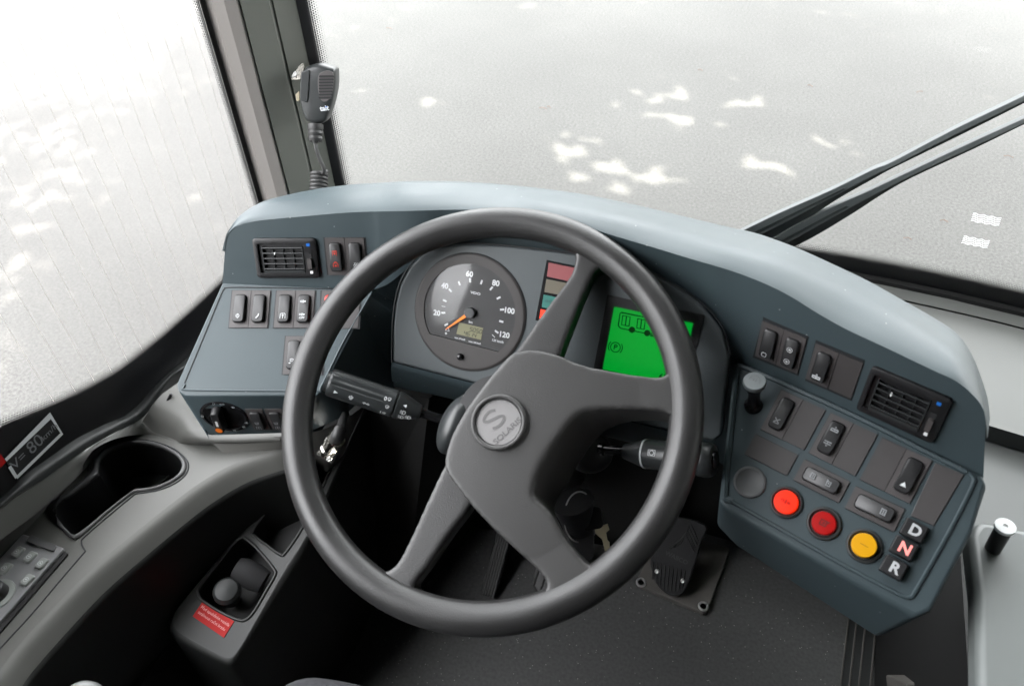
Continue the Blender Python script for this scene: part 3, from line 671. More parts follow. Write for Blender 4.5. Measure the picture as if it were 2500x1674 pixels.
def lying(fr, quad, icons, label=None):          # a module lying on its side
    c, r = block(fr, *quad); switch(fr, c[0], c[1], icons, r-math.pi/2 if False else r+math.pi/2, label, None, 1.0, 'dimprint')
lying(RP, (s6(510,765), s6(717,868), s6(660,970), s6(453,866)), [('lamp', 0, .0085, .0032), ('lamp2', 0, -.008, .0032)], 'sideways rocker switch with two symbols')
lying(RP, (s6(745,890), s6(975,995), s6(917,1107), s6(695,997)), [('lamp', 0, -.0085, .0034)], 'sideways rocker switch with one symbol')
c, r = block(RP, s6(280,648), s6(473,745), s6(420,844), s6(224,745)); blank(RP, c[0], c[1], r+math.pi/2)
q = [RP.uv(*s6(*p)) for p in ((1115,783), (1250,838), (1108,1078), (1000,1030))]
MB().prism(RP, q, -.001, .0012).build('blank_cover', 'blank', db, bevel=.0006, label='long blank cover strip above the gear buttons')
# two small switches on the fascia below the left panel
s7 = lambda x, y: (400+x/2.613, 480+y/2.613)
q = [LS.uv(*s7(*p)) for p in ((528,1330), (790,1332), (800,1478), (580,1474))]
MB().prism(LS, q, -.001, .0006).build('switch_surround', 'black', db, smooth=False)
for k, (x, y) in enumerate(((600, 1410), (722, 1410))):
    u, v = LS.uv(*s7(x, y)); b = switch(LS, u, v-.002, [('defog', 0, .000, .0034), ('door', 0, -.010, .0034)], 0, None, None, .92, 'dimprint', .0008)

# air vents: one, copied -------------------------------------------
def vent_parts(w, h):
    fr = MB(); o = rrect(0, 0, w, h, .004, 3); i = rrect(-.0055, 0, w-.021, h-.013, .002, 3); n = len(o)
    v = [V((a, b, z)) for P, z in ((o, 0), (o, .0035), (rrect(0, 0, w-.003, h-.003, .003, 3), .0045), (i, .0040), (i, .0006)) for a, b in P]
    fr.add(v, [(k*n+j, k*n+(j+1) % n, (k+1)*n+(j+1) % n, (k+1)*n+j) for k in range(4) for j in range(n)])
    fr.box(ID, -w/2+.002, w/2-.002, -h/2+.002, h/2-.002, 0, .0007)
    fr.box(ID, w/2-.0155, w/2-.0030, -h/2+.003, h/2-.003, .0006, .0040)
    lv = MB(); x0, x1 = -w/2+.011, w/2-.0175
    for k in range(5):
        y = h/2-.0125-k*(h-.021)/4.4
        lv.prism(Fr((0, y, .0030), (1, 0, 0), (0, .5, 1)), [(x0, -.0020), (x1, -.0020), (x1, .0026), (x0, .0026)], -.0005, .0005)
    for x in (x0, x1): lv.box(ID, x-.0006, x+.0006, -h/2+.009, h/2-.010, .001, .0052)
    for k in range(1, 4):
        x = x0+(x1-x0)*k/4; lv.box(ID, x-.0006, x+.0006, -h/2+.009, h/2-.012, .001, .0030)
    lv.prism(ID, [(x0, -h/2+.007), (x1, -h/2+.007), (x1, -h/2+.010), (x0, -h/2+.010)], .001, .0052)
    sl = MB().box(ID, w/2-.0125, w/2-.0070, -.010, .006, .004, .0046); sk = MB().prism(ID, rrect(w/2-.0096, -.006, .0052, .013, .0012, 2), .0044, .0078)
    return fr, lv, sl, sk
W_, H_ = .0790, .0500
a_, b_, c_, d_ = vent_parts(W_, H_)
VM = [mkmesh('air_vent', a_.v, a_.f, 'black'), mkmesh('louvre', b_.v, b_.f, 'stalk'), mkmesh('slide_slot', c_.v, c_.f, 'blackmatt'), mkmesh('slide_knob', d_.v, d_.f, 'bezel')]
m_ = MB().prism(ID, rrect(W_/2-.0098, H_/2-.0080, .0042, .0036, .0003, 1), .0039, .0043); VB = mkmesh('cold_mark', m_.v, m_.f, 'blue')
m_ = MB().prism(ID, rrect(W_/2-.0088, -H_/2+.0075, .0042, .0036, .0003, 1), .0039, .0043); VWm = mkmesh('warm_mark', m_.v, m_.f, 'white')
m_ = MB().prism(ID, rrect(-.0128, .0065, .0014, .0026, .0002, 1), .003, .006); VT = mkmesh('grip', m_.v, m_.f, 'white')
def vent(fr, quad, label):
    q = [fr.uv(*p) for p in quad]; c = (sum(a for a, b in q)/4, sum(b for a, b in q)/4)
    wd = (math.hypot(q[1][0]-q[0][0], q[1][1]-q[0][1])+math.hypot(q[2][0]-q[3][0], q[2][1]-q[3][1]))/2
    ht = (math.hypot(q[3][0]-q[0][0], q[3][1]-q[0][1])+math.hypot(q[2][0]-q[1][0], q[2][1]-q[1][1]))/2
    r = math.atan2((q[1][1]-q[0][1])+(q[2][1]-q[3][1]), (q[1][0]-q[0][0])+(q[2][0]-q[3][0]))
    mt = fr.mat(c[0], c[1], .0002, r) @ Matrix.Diagonal((wd/W_, ht/H_, 1, 1))
    o = link(bpy.data.objects.new('air_vent', VM[0]), db, mt); o['label'] = label
    for nm, me in (('louvre', VM[1]), ('slide_slot', VM[2]), ('slide_knob', VM[3]), ('cold_mark', VB), ('warm_mark', VWm), ('grip', VT)):
        k = bpy.data.objects.new(nm, me); COL.objects.link(k); k.parent = o
vent(LF, ((618, 581), (771, 579.6), (783, 676.5), (631, 676)), 'air vent on the side near the pillar')
vent(RF, (s5(1440,502), s5(2208,820), s5(2040,1250), s5(1308,915)), 'air vent above the gear buttons')

# speedometer -------------------------------------------------------
SP = CP.turned(0, 0, 0, 0)
cu, cv = CP.uv(1146, 763); SR = .0712
SPF = CP.turned(cu, cv, .0002, 0)
mb = MB().lathe(SPF.o, SPF.n, [(-.004, SR), (.0012, SR), (.0022, SR-.0012), (.0024, SR-.003), (.0022, .0592), (-.001, .0588)], 64)
sp = mb.build('speedometer', 'ring', db, label='round speedometer with orange needle resting near zero')
MB().tube([SPF.w(a, b, .0002) for a, b in circ(0, 0, SR+.0004, 64)], .0008, 6, True).build('shadow_gap', 'seam', sp)
sq = lambda x, y: SPF_uv(980+x/4.9, 590+y/4.9)
def SPF_uv(x, y):
    p = SPF.hit(x, y)-SPF.o; return (p.dot(SPF.e1), p.dot(SPF.e2))
chL, chR = sq(318, 1105), sq(1185, 1325)
rl = .0592
def onr(p): k = math.atan2(p[1], p[0]); return k
aL, aR = math.atan2(chL[1], chL[0]), math.atan2(chR[1], chR[0])
a0, a1 = aR, (aL if aL > aR else aL+2*math.pi)
arc = circ(0, 0, rl, 48, a0, a1)
MB().flat(SPF, arc, .0008).build('dial_face', 'dial', sp, smooth=False)
# lower segment of the ring below the dial
seg = circ(0, 0, rl+.001, 24, a1, aR+2*math.pi)
MB().prism(SPF, seg, -.001, .0023).build('lower_cover', 'ring', sp, smooth=False)
u_, v_ = sq(715, 1370)
MB().lathe(SPF.w(u_, v_, .002), SPF.n, [(0, .0043), (.003, .0041), (.0052, .0028), (.006, .0005)], 20).build('reset_button', 'blackgloss', sp)
mk = MB(); H2 = .0011
cN = sq(833, 845)
for x, y in ((505,848), (522,704), (588,581), (696,496), (825,460), (961,483), (1079,557), (1166,671), (1208,810), (1198,952), (1143,1075), (540,990)):
    p = sq(x, y); t = math.atan2(p[1]-cN[1], p[0]-cN[0]); f2 = SPF.turned(p[0], p[1], 0, t); mk.box(f2, -.0026, .0026, -.0011, .0011, .0009, H2)
for x, y in ((507,773), (1104,1125)):
    p = sq(x, y); t = math.atan2(p[1]-cN[1], p[0]-cN[0]); f2 = SPF.turned(p[0], p[1], 0, t); mk.box(f2, -.0025, .0025, -.0004, .0004, .0009, H2)
tilt = 0.0
for s, x, y in (('20', 428, 852), ('40', 523, 530), ('60', 818, 388), ('80', 1133, 497), ('100', 1292, 825), ('120', 1232, 1113)):
    p = sq(x, y); addtext(mk, s, .0092, SPF, p[0], p[1], H2, 0.02, bold=.00032)
for s, x, y, z in (('125 km/h', 1155, 1187, .0040), ('km', 833, 960, .0042), ('vmin 25 km/h', 703, 1157, .0026), ('vmax 125 km/h', 880, 1203, .0026)):
    p = sq(x, y); addtext(mk, s, z, SPF, p[0], p[1], H2, 0.0, bold=.0001)
p = sq(890, 615); addtext(mk, 'VDO', .0040, SPF, p[0], p[1], H2, 0.0, bold=.0001, sx=1.5)
p = sq(537, 1094); mk.flat(SPF, circ(p[0], p[1], .0014, 14), H2)
p = sq(556, 1045); mk.ribbon(SPF, [(p[0]-.0026, p[1]-.0018), (p[0]+.0026, p[1]-.0018), (p[0], p[1]+.0028)], .0005, H2, True)
mk.build('scale_marks', 'print', sp, smooth=False)
lc = [sq(*p) for p in ((695, 962), (982, 1030), (955, 1172), (662, 1100))]
MB().prism(SPF, lc, .0005, .0013).build('odometer_display', 'lcd', sp, smooth=False)
mb = MB()
SEG = {'0': 'abcdef', '1': 'bc', '4': 'bcfg', '5': 'acdfg', '6': 'acdefg', '8': 'abcdefg', 'o': 'cdeg'}
def digits(mb, s, fr, u, v, hgt, h, dot=None, wd=None):
    wd = wd or hgt*.5; sl = .16; x = u
    for i, ch in enumerate(s):
        g = {'a': ((0, 1), (1, 1)), 'b': ((1, 1), (1, .5)), 'c': ((1, .5), (1, 0)), 'd': ((0, 0), (1, 0)), 'e': ((0, 0), (0, .5)), 'f': ((0, .5), (0, 1)), 'g': ((0, .5), (1, .5))}
        for k in SEG.get(ch, ''):
            (a, b), (c, d) = g[k]; mb.ribbon(fr, [(x+a*wd+b*hgt*sl, v+b*hgt), (x+c*wd+d*hgt*sl, v+d*hgt)], hgt*.15, h)
        if dot == i: mb.box(fr, x+wd*1.18, x+wd*1.36, v-hgt*.06, v+hgt*.08, h-.0001, h)
        x += wd*1.5
p = sq(820, 1062); digits(mb, '5050', SPF.turned(p[0], p[1], 0, -.03), 0, 0, .0046, .0016, 2, .0028)
p = sq(752, 1098); digits(mb, '4614', SPF.turned(p[0], p[1], 0, -.03), 0, -.0010, .0046, .0016, None, .0028)
mb.build('odometer_digits', 'lcdink', sp, smooth=False)
tp = sq(548, 1040)
dx, dy = tp[0]-cN[0], tp[1]-cN[1]; L_ = math.hypot(dx, dy); nf = SPF.turned(cN[0], cN[1], 0, math.atan2(dy, dx))
MB().prism(nf, [(.002, -.0021), (L_, -.0004), (L_, .0004), (.002, .0021)], .0045, .0056).build('needle', 'needle', sp, smooth=False)
MB().lathe(SPF.w(cN[0], cN[1], .001), SPF.n, [(0, .0066), (.005, .0066), (.006, .0060), (.0062, .0001)], 28).build('needle_cap', 'hubcap', sp)
# curved lens
mb = MB(); R = []
for k in range(9):
    s = 1-k/8*0.999; hh = .0024+.007*(1-s**2.2); R.append([SPF.w(a*s, b*s, hh) for a, b in arc])
n = len(arc); mb.add([p for r in R for p in r], [(k*n+i, k*n+(i+1) % n, (k+1)*n+(i+1) % n, (k+1)*n+i) for k in range(8) for i in range(n)])
mb.build('lens', 'lens', sp)

# warning lights beside it
q4 = lambda x, y: CP.uv(1280+x/4.356, 600+y/4.356)
wl = MB().prism(CP, [q4(240,150), q4(560,215), q4(480,870), q4(120,790)], -.001, .0006).build('warning_light_panel', 'blackgloss', db, smooth=False, label='upright strip of coloured warning lights')
for nm, cl, qd in (('red_lamp', 'lampred', ((262,178), (545,235), (520,385), (243,325))), ('yellow_lamp', 'lampolive', ((238,352), (520,408), (497,540), (216,492))), ('green_lamp', 'lampgreen', ((208,517), (490,575), (470,705), (188,650))), ('lit_red_lamp', 'lamplit', ((178,674), (465,735), (450,830), (163,770)))):
    MB().prism(CP, [q4(*p) for p in qd], 0, .0011).build(nm, cl, wl, smooth=False)
mb = MB(); p = q4(262, 588); icon(mb, 'blinkers', CP, p[0], p[1], .0026, .0014); mb.build('arrow_symbol', 'lampink', wl, smooth=False)
# green display
ds = MB().prism(CP, [q4(885,520), q4(1918,735), q4(1735,1500), q4(738,1300)], -.001, .0010).build('display_screen', 'black', db, bevel=.0004, label='black framed display glowing green with a bus outline')
gs = [q4(958,645), q4(1798,820), q4(1660,1480), q4(835,1310)]
MB().prism(CP, gs, .0005, .0014).build('lit_screen', 'green', ds, smooth=False)
mb = MB(); hh = .0018
def pl4(pts, w=.0010, c=False): mb.ribbon(CP, [q4(*p) for p in pts], w, hh, c)
pl4([(1450,790), (1035,706), (1022,715), (1003,845), (1025,872), (1040,876), (1650,1000)], .0011)
for dx, dy in ((0, 0), (160, 34), (328, 69), (490, 103)):
    pl4([(1050+dx,738+dy), (1130+dx,753+dy), (1116+dx,852+dy), (1038+dx,836+dy)], .0009, True); pl4([(1090+dx,745+dy), (1078+dx,845+dy)], .0013)
for x, y in ((1148,890), (1310,925)): p = q4(x, y); mb.flat(CP, circ(p[0], p[1], .0036, 20), hh)
pl4([(1355,920), (1430,935), (1422,968), (1345,952)], .0008, True)
mb.build('bus_outline', 'greenink', ds, smooth=False)
mb = MB(); p = q4(972, 1075); mb.ribbon(CP, circ(p[0], p[1], .0056, 24), .0010, hh, True)
mb.ribbon(CP, circ(p[0], p[1], .0080, 12, math.radians(140), math.radians(220)), .0010, hh); mb.ribbon(CP, circ(p[0], p[1], .0080, 12, math.radians(-40), math.radians(40)), .0010, hh)
addtext(mb, 'P', .0085, CP, p[0], p[1], hh, bold=.0002); mb.build('parking_symbol', 'greenink', ds, smooth=False)
mb = MB(); p = q4(1475, 1395); addtext(mb, '6°', .0105, CP, p[0], p[1], hh, bold=.0002); mb.build('temperature_reading', 'greenink', ds, smooth=False)

# right panel: parking brake knob, round buttons, gear buttons
def rp(x, y): return RP.uv(*s6(x, y))
o_ = RP.hit(*s6(268, 512)); tip = D(*s6(272, 402), depth(o_)-.034)
ax = (tip-o_).normalized(); Lk = (tip-o_).length
pk = MB().lathe(o_, ax, [(-.004, .0100), (.001, .0100), (.003, .0085), (.006, .0070), (Lk*.45, .0062), (Lk*.7, .0078), (Lk-.006, .0102)], 28).build('parking_brake_knob', 'blackgloss', db, label='mushroom shaped parking brake pull knob')
MB().lathe(o_, ax, [(Lk-.007, .0102), (Lk-.004, .0119), (Lk-.001, .0119), (Lk+.0008, .0110), (Lk+.001, .0001)], 32).build('knob_cap', 'knobgrey', pk)
kf = Fr(o_+ax*(Lk+.0013), RP.e1 - ax*ax.dot(RP.e1), RP.e2)
mb = MB(); mb.ribbon(kf, circ(0, 0, .0055, 20), .0005, 0, True); addtext(mb, 'H', .006, kf, 0, 0, 0); mb.build('cap_mark', 'discgrey', pk, smooth=False)
def rbutton(x, y, rad, bez, kind, label, m, ink=None, sym=None, hgt=.0055):
    u, v = rp(x, y); o = RP.w(u, v, 0)
    b = MB().lathe(o, RP.n, [(-.001, bez), (.0016, bez), (.0026, bez-.0010), (.0028, bez-.0022), (.0018, rad+.0016), (.0006, rad+.001)], 36).build('push_button', 'gasket', db, label=label)
    MB().lathe(o, RP.n, [(.0004, rad), (hgt-.001, rad*.98), (hgt, rad*.92), (hgt+.0002, rad*.5), (hgt+.00022, .0001)], 36).build('button_cap', m, b)
    if ink:
        mb = MB()
        if sym == 'bar': mb.box(RP.turned(u, v, 0, 0), -.004, .004, -.0003, .0003, hgt+.0002, hgt+.0006)
        else: icon(mb, sym, RP, u, v, .0042, hgt+.0007)
        mb.build('symbol', ink, b, smooth=False)
u, v = rp(250, 873)
b = MB().lathe(RP.w(u, v, 0), RP.n, [(-.001, .0168), (.0012, .0168), (.0020, .0160), (.0022, .0140), (.0012, .0125), (.0010, .0001)], 40).build('blank_plug', 'discgrey', db, label='round grey blank plug')
rbutton(420, 967, .0122, .0166, 0, 'bright lit red round push button', 'btnlit', 'btnred', 'inout')
rbutton(596, 1066, .0118, .0168, 0, 'dark red round push button', 'btnred', 'btnink', 'lamp2')
rbutton(784, 1170, .0120, .0168, 0, 'yellow round push button', 'yellow', 'yellowink', 'bar', .0085)
g0 = RP.uv(*s6(1020, 1100)); g1 = RP.uv(*s6(925, 1275)); gr = math.atan2(g1[1]-g0[1], g1[0]-g0[0])+math.pi/2
for k, (ch, x, y, m) in enumerate((('D', 1015, 1100, 'gearprint'), ('N', 967, 1182, 'pinklit'), ('R', 920, 1272, 'gearprint'))):
    u, v = rp(x, y); fr = RP.turned(u, v, 0, gr)
    b = MB().prism(fr, rrect(0, 0, .0215, .0185, .0012, 2), -.0005, .008, rrect(0, 0, .0195, .0165, .0012, 2)).build('gear_button', 'black', db, bevel=.0006, label='square black gear button marked ' + ch)
    mb = MB(); addtext(mb, ch, .0145, fr, .0012, -.0003, .0084, 0, bold=.0005); mb.build('letter', m, b, smooth=False)

# rotary light switch under the left panel
u, v = LS.uv(*s7(390, 1395)); lf = LS.turned(u, v, .0003)
ls = MB().lathe(lf.o, lf.n, [(-.001, .0305), (.0018, .0305), (.0026, .0295), (.0028, .027), (.0012, .0255), (.0010, .0001)], 48).build('light_switch', 'blackgloss', db, label='round black rotary light switch with orange dot')
kf = lf.turned(-.006, 0, 0, -.12)
MB().prism(kf, rrect(0, 0, .013, .044, .005, 4), .001, .014, rrect(0, 0, .0105, .040, .004, 4)).build('rotary_knob', 'key', ls, bevel=.0015)
mb = MB(); mb.box(kf, -.0014, .0014, -.004, .006, .0141, .0144); mb.build('pointer_line', 'white', ls, smooth=False)
mb = MB(); mb.flat(kf, circ(0, -.0125, .0046, 20), .0144); mb.build('orange_dot', 'orange', ls, smooth=False)
mb = MB()
for a, ic in ((100, 'ring'), (78, 'blinkers'), (50, 'beam'), (175, 'ring'), (-22, 'beam'), (-45, 'lamp'), (-80, 'lamp2')):
    icon(mb, ic, lf, .0278*math.cos(math.radians(a)), .0278*math.sin(math.radians(a)), .0018, .0032)
mb.build('symbols', 'print', ls, smooth=False)

# ------------------------------------------------------------------ steering wheel
wc = WP.o
st = thing('steering_wheel', wc, 'large black four spoke steering wheel, turned part way, with round grey badge', 'steering wheel')
R0, RT = .2172, .0168
mb = MB(); rr = []
for i in range(128):
    a = 2*math.pi*i/128; row = []
    for k in range(22):
        t = 2*math.pi*k/22; q = RT*(1+.05*math.cos(2*t)); h = math.sin(t)
        g = 1 - .07*math.exp(-((t-2.25)/.22)**2)             # moulded groove along the inner shoulder
        row.append(WP.w((R0+q*g*math.cos(t))*math.cos(a), (R0+q*g*math.cos(t))*math.sin(a), q*g*h))
    rr.append(row)
mb.rings(rr, close=True); mb.build('rim', 'wheel', st, ang=180)
def wheelslab(name, pts, h0, h1, m, bev, low=None, label=None, dish=0.0):
    # outline measured on the wheel's own plane, given thickness, then rounded all over
    P = cat2([WP.uv(*p, h1) for p in pts], 3, True)
    L_ = cat2([WP.uv(*low[p], h0) if low and p in low else WP.uv(*p, h1) for p in pts], 3, True)
    mb = MB().prism(WP, L_, h0, h1, P)
    me = bpy.data.meshes.new('tmp'); me.from_pydata([tuple(p) for p in mb.v], [], mb.f)
    bm = bmesh.new(); bm.from_mesh(me); bmesh.ops.recalc_face_normals(bm, faces=bm.faces); bmesh.ops.triangulate(bm, faces=bm.faces); bm.to_mesh(me); bm.free()
    t = bpy.data.objects.new('tmp', me); COL.objects.link(t)
    q = t.modifiers.new('r', 'REMESH'); q.mode = 'VOXEL'; q.voxel_size = .0019
    q2 = t.modifiers.new('s', 'SMOOTH'); q2.factor = .5; q2.iterations = bev*2+4
    dg = bpy.context.evaluated_depsgraph_get(); dg.update(); em = t.evaluated_get(dg).to_mesh()
    v = [p.co.copy() for p in em.vertices]; f = [tuple(p.vertices) for p in em.polygons]
    t.evaluated_get(dg).to_mesh_clear(); bpy.data.objects.remove(t)
    if dish:
        out = []
        for p in v:
            d = p-WP.o; rad = math.hypot(d.dot(WP.e1), d.dot(WP.e2)); out.append(p + WP.n*dish*max(0, 1-(rad/.17)**2))
        v = out
    return obj(name, v, f, m, st, label=label, ang=180)
wheelslab('spoke', [(1340,560),(1378,582),(1398,604),(1404,628),(1396,663),(1368,706),(1333,751),(1265,848),(1250,866),(1245,900),(1300,920),(1360,910),(1366,872),(1388,812),(1417,738),(1444,675),(1458,657),(1482,650),(1512,664),(1546,690),(1540,640),(1460,580)], -.024, .004, 'wheel', 9)
wheelslab('spoke', [(885,1372),(908,1389),(932,1396),(951,1389),(972,1368),(1004,1306),(1047,1211),(1084,1136),(1110,1110),(1165,1190),(1152,1230),(1096,1306),(1047,1378),(1018,1416),(1009,1432),(1021,1446),(1058,1460),(1085,1478),(1000,1492),(930,1452)], -.022, .004, 'wheel', 9)
wheelslab('hub_pad', [(1236,878),(1262,860),(1312,856),(1362,867),(1411,888),(1470,902),(1540,913),(1595,920),(1622,916),(1635,900),(1640,870),(1668,880),(1676,960),(1668,1040),(1650,1022),(1620,1004),(1560,999),(1477,998),(1424,1003),(1395,1024),(1360,1070),(1325,1125),(1304,1175),(1303,1212),(1330,1236),(1352,1262),(1381,1313),(1424,1368),(1446,1380),(1475,1364),(1490,1400),(1420,1455),(1330,1475),(1300,1462),(1326,1444),(1334,1428),(1326,1408),(1305,1383),(1214,1300),(1150,1231),(1118,1190),(1088,1142),(1098,1080),(1138,1004),(1183,941),(1208,911)], -.034, .009, 'hub', 10, dish=.006,
    low={(1650,1022):(1655,1050), (1620,1004):(1632,1034), (1560,999):(1572,1028), (1477,998):(1510,1040), (1424,1003):(1468,1068), (1395,1024):(1443,1098), (1360,1070):(1416,1140), (1325,1125):(1392,1185), (1304,1175):(1370,1215), (1303,1212):(1360,1236), (1330,1236):(1358,1252), (1352,1262):(1366,1275), (1381,1313):(1390,1318)})
u, v = WP.uv(1218, 1031, .016); bf = WP.turned(u, v, .0185)
mb = MB(); mb.rings([[bf.w((.0276+.0026*math.cos(t))*math.cos(a), (.0276+.0026*math.cos(t))*math.sin(a), -.0002+.0020*math.sin(t)) for t in [2*math.pi*k/10 for k in range(10)]] for a in [2*math.pi*i/48 for i in range(48)]], close=True)
mb.build('badge_ring', 'hub', st, ang=180)
bd = MB().lathe(bf.o, bf.n, [(-.006, .0246), (-.0022, .0246), (-.0016, .0240), (-.0015, .0001)], 48).build('badge', 'badge', st, label='round pale grey badge with a letter S emblem and a word')
br = math.radians(57)
mb = MB(); b2 = bf.turned(0, 0, -.0016, br); MB().lathe(bf.w(0, 0, -.004), bf.n, [(0, .0262), (.0005, .0262), (.0006, .0001)], 40).build('badge_gap', 'seam', st)
addtext(mb, 'SOLARIS', .0082, b2, .001, -.0135, .0004, 0, bold=.00015, sx=1.22)
Sx = [(.0060, .0098), (.0010, .0128), (-.0050, .0122), (-.0085, .0092), (-.0060, .0062), (.0000, .0040), (.0055, .0018), (.0080, -.0012), (.0045, -.0042), (-.0015, -.0048), (-.0070, -.0026)]
mb.ribbon(b2, cat2([(a*1.15-.001, b*1.05+.002) for a, b in Sx], 5), .0030, .0004)
mb.build('emblem', 'badgeink', bd, smooth=False)

# steering column and shroud
co = thing('steering_column', WP.w(0, -.03, -.10), 'dark steering column shroud behind the wheel hub', 'steering column')
axn = -WP.n
MB().lathe(WP.w(.01, .0, -.028), axn, [(0, .045), (.03, .05), (.06, .056), (.12, .058), (.16, .045), (.5, .04)], 32).build('column_tube', 'black', co)
def ell(o, a, b, c, n=20):
    mb = MB(); R = []
    for k in range(1, n):
        t = math.pi*k/n; R.append([V(o)+V(a)*math.cos(t)+V(b)*math.sin(t)*math.cos(p)+V(c)*math.sin(t)*math.sin(p) for p in [2*math.pi*i/24 for i in range(24)]])
    return mb.rings(R)
so_ = D(1112, 1036, .90)
ell(so_, (D(1132, 963, .91)-D(1085, 1105, .91))*.5, rt*.019, -fw*.03).build('stalk_shroud', 'stalk', co)
MB().prism(Fr(D(1150, 985, .93), rt, WP.e2), rrect(.004, 0, .034, .022, .003), -.03, .0).build('grey_cover', 'cowl', co, bevel=.002)
so_ = D(1468, 1110, .90)
ell(D(1440, 1105, .94), rt*.028, up*.025, -fw*.02).build('stalk_shroud', 'black', co)
MB().lathe(D(1420, 1300, .95), (D(1400, 1230, .93)-D(1420, 1300, .95)), [(0, .018), (.01, .02), (.03, .022), (.05, .026)], 24).build('ignition_lock', 'black', co)

# stalks
def stalk(name, label, pts, dep, prof_, cat_='control stalk'):
    A, B_ = D(*pts[0], dep[0]), D(*pts[1], dep[1]); t = thing(name, B_, label, cat_); return t, A, (B_-A)
def cylhit(px, py, A, ax, rad):
    d = ray(px, py).normalized(); w = EYE-A; a = ax.normalized()
    dp = d-a*d.dot(a); wp = w-a*w.dot(a); qa = dp.dot(dp); qb = 2*dp.dot(wp); qc = wp.dot(wp)-rad*rad
    disc = max(0, qb*qb-4*qa*qc); t = (-qb-math.sqrt(disc))/(2*qa); P = EYE+d*t
    n = (P-A)-a*(P-A).dot(a); return P, n.normalized()
s8 = lambda x, y: (700+x/2.903, 860+y/2.903)
t1, A, dv = stalk('indicator_stalk', 'ribbed black column stalk with white indicator and wiper symbols, in front of the left panel', (s8(300, 208), s8(1105, 478)), (.905, .925), None)
L = dv.length; fx = lambda x: (D(*s8(x, 208+(x-300)*.3354), .915)-D(*s8(300, 208), .915)).length
grooves = lambda d, t: 1 - .085*(0.5-0.5*math.cos(14*t)) if (math.cos(t) > 0.0 and .006 < d < fx(690)) else 1
rd = .0163
prf = [(-.004, .0095), (-.0035, .0118), (0, .0122), (.0005, rd*.93), (.003, rd)] + [(fx(690)*k/12+.004, rd) for k in range(1, 13)] + [(fx(752), rd), (fx(756), rd*.9), (fx(766), rd*.9), (fx(770), rd*1.0), (fx(800), rd*.97), (fx(935), .0090), (fx(942), .0062)]
MB().lathe(A, dv, prf, 84, grooves).build('handle', 'stalk', t1, ang=30)
MB().lathe(A, dv, [(fx(940), .0056), (fx(1085), .0056), (fx(1086), .0085), (fx(1112), .0085)], 24).build('rod', 'blackgloss', t1)
mb = MB()
for ic, x, y, s in (('arrowr', 348, 282, .0032), ('spray', 455, 320, .0030), ('blinkers', 562, 362, .0024), ('wiper', 728, 333, .0024), ('wiper', 712, 386, .0024), ('wiper', 690, 428, .0022)):
    P, n = cylhit(*s8(x, y), A, dv, rd+.0003); fr = Fr(P, dv, n.cross(dv)); icon(mb, ic, fr, 0, 0, s, .0002)
for x, y, s in ((700, 328, '0'), (664, 422, 'I')):
    P, n = cylhit(*s8(x, y), A, dv, rd+.0003); addtext(mb, s, .0065, Fr(P, dv, n.cross(dv)), 0, 0, .0002, bold=.0002)
P, n = cylhit(*s8(838, 378), A, dv, .0150); icon(mb, 'arrowl', Fr(P, dv, n.cross(dv)), 0, 0, .0028, .0004)
for ic, x, y, rq in (('beam', 824, 424, .0155), ('beam', 810, 455, .0158), ('beam', 860, 458, .0145)):
    P, n = cylhit(*s8(x, y), A, dv, rq); icon(mb, ic, Fr(P, dv, n.cross(dv)), 0, 0, .0030, .0005)
mb.build('symbols', 'print', t1, smooth=False)
s9 = lambda x, y: (1150+x/2.4507, 1000+y/2.4507)
t2, A, dv = stalk('retarder_stalk', 'smooth black column stalk with white ring, seen through the wheel beside the right pod', (s9(1425, 300), s9(790, 237)), (.835, .905), None)
fx = lambda x: dv.length*(1425-x)/(1425-790)
rd = .0165
MB().lathe(A, dv, [(-.006, .011), (-.005, .0165), (-.001, .0185), (.004, .0188), (fx(1370), .0185), (fx(1366), .0165), (fx(1340), rd), (fx(1070), rd), (fx(1060), rd*.97), (fx(1040), rd*.92), (fx(925), .0082), (fx(918), .0055)], 36).build('handle', 'stalk', t2)
MB().lathe(A, dv, [(fx(930), .0054), (fx(800), .0054), (fx(797), .0075), (fx(770), .0075)], 24).build('rod', 'blackgloss', t2)
MB().lathe(A, dv, [(fx(1064), rd*.98), (fx(1063), rd*1.012), (fx(1053), rd*1.0), (fx(1052), rd*.96)], 36).build('white_ring', 'print', t2)
mb = MB(); P, n = cylhit(*s9(1080, 257), A, dv, rd+.0003); icon(mb, 'brake', Fr(P, -dv, n.cross(-dv)), 0, 0, .0042, .0003); mb.build('symbol', 'print', t2, smooth=False)
kf = Fr(A-dv.normalized()*.0062, rt, up)
MB().lathe(A-dv.normalized()*.0055, -dv, [(0, .0100), (.002, .0098), (.003, .008), (.0031, .0001)], 28).build('end_button', 'blackgloss', t2)

# key ring hanging from the ignition lock
kr = thing('key_ring', D(1410, 1250, .945), 'bunch of keys on a wire ring hanging below the wheel hub', 'keys')
c_ = D(*s9(648, 640), .93); mb = MB()
for k in (0, 1): mb.tube([c_+rt*(.0185*math.cos(t)*(1))+up*(.030*math.sin(t))+fw*(.006*math.cos(t)+.0016*k) for t in [2*math.pi*i/36 for i in range(36)]], .0008, 6, True)
mb.build('ring', 'steel', kr)
kfm = Fr(D(*s9(790, 750), .925), rt*.9+up*-.2, up)
def keyf(fr, blade, bow, name_m, parent):
    mb = MB(); mb.prism(fr, blade, 0, .0022); mb.build('key_blade', name_m, parent, smooth=False)
kf = kfm.turned(0, 0, 0, math.radians(22))
MB().prism(kf, [(-.0085, .010), (.0075, .013), (.0085, .006), (.004, .003), (.004, -.006), (.006, -.009), (.005, -.017), (-.001, -.018), (-.002, -.004), (-.0085, .004)], 0, .002).build('brass_key', 'brass', kr, smooth=False)
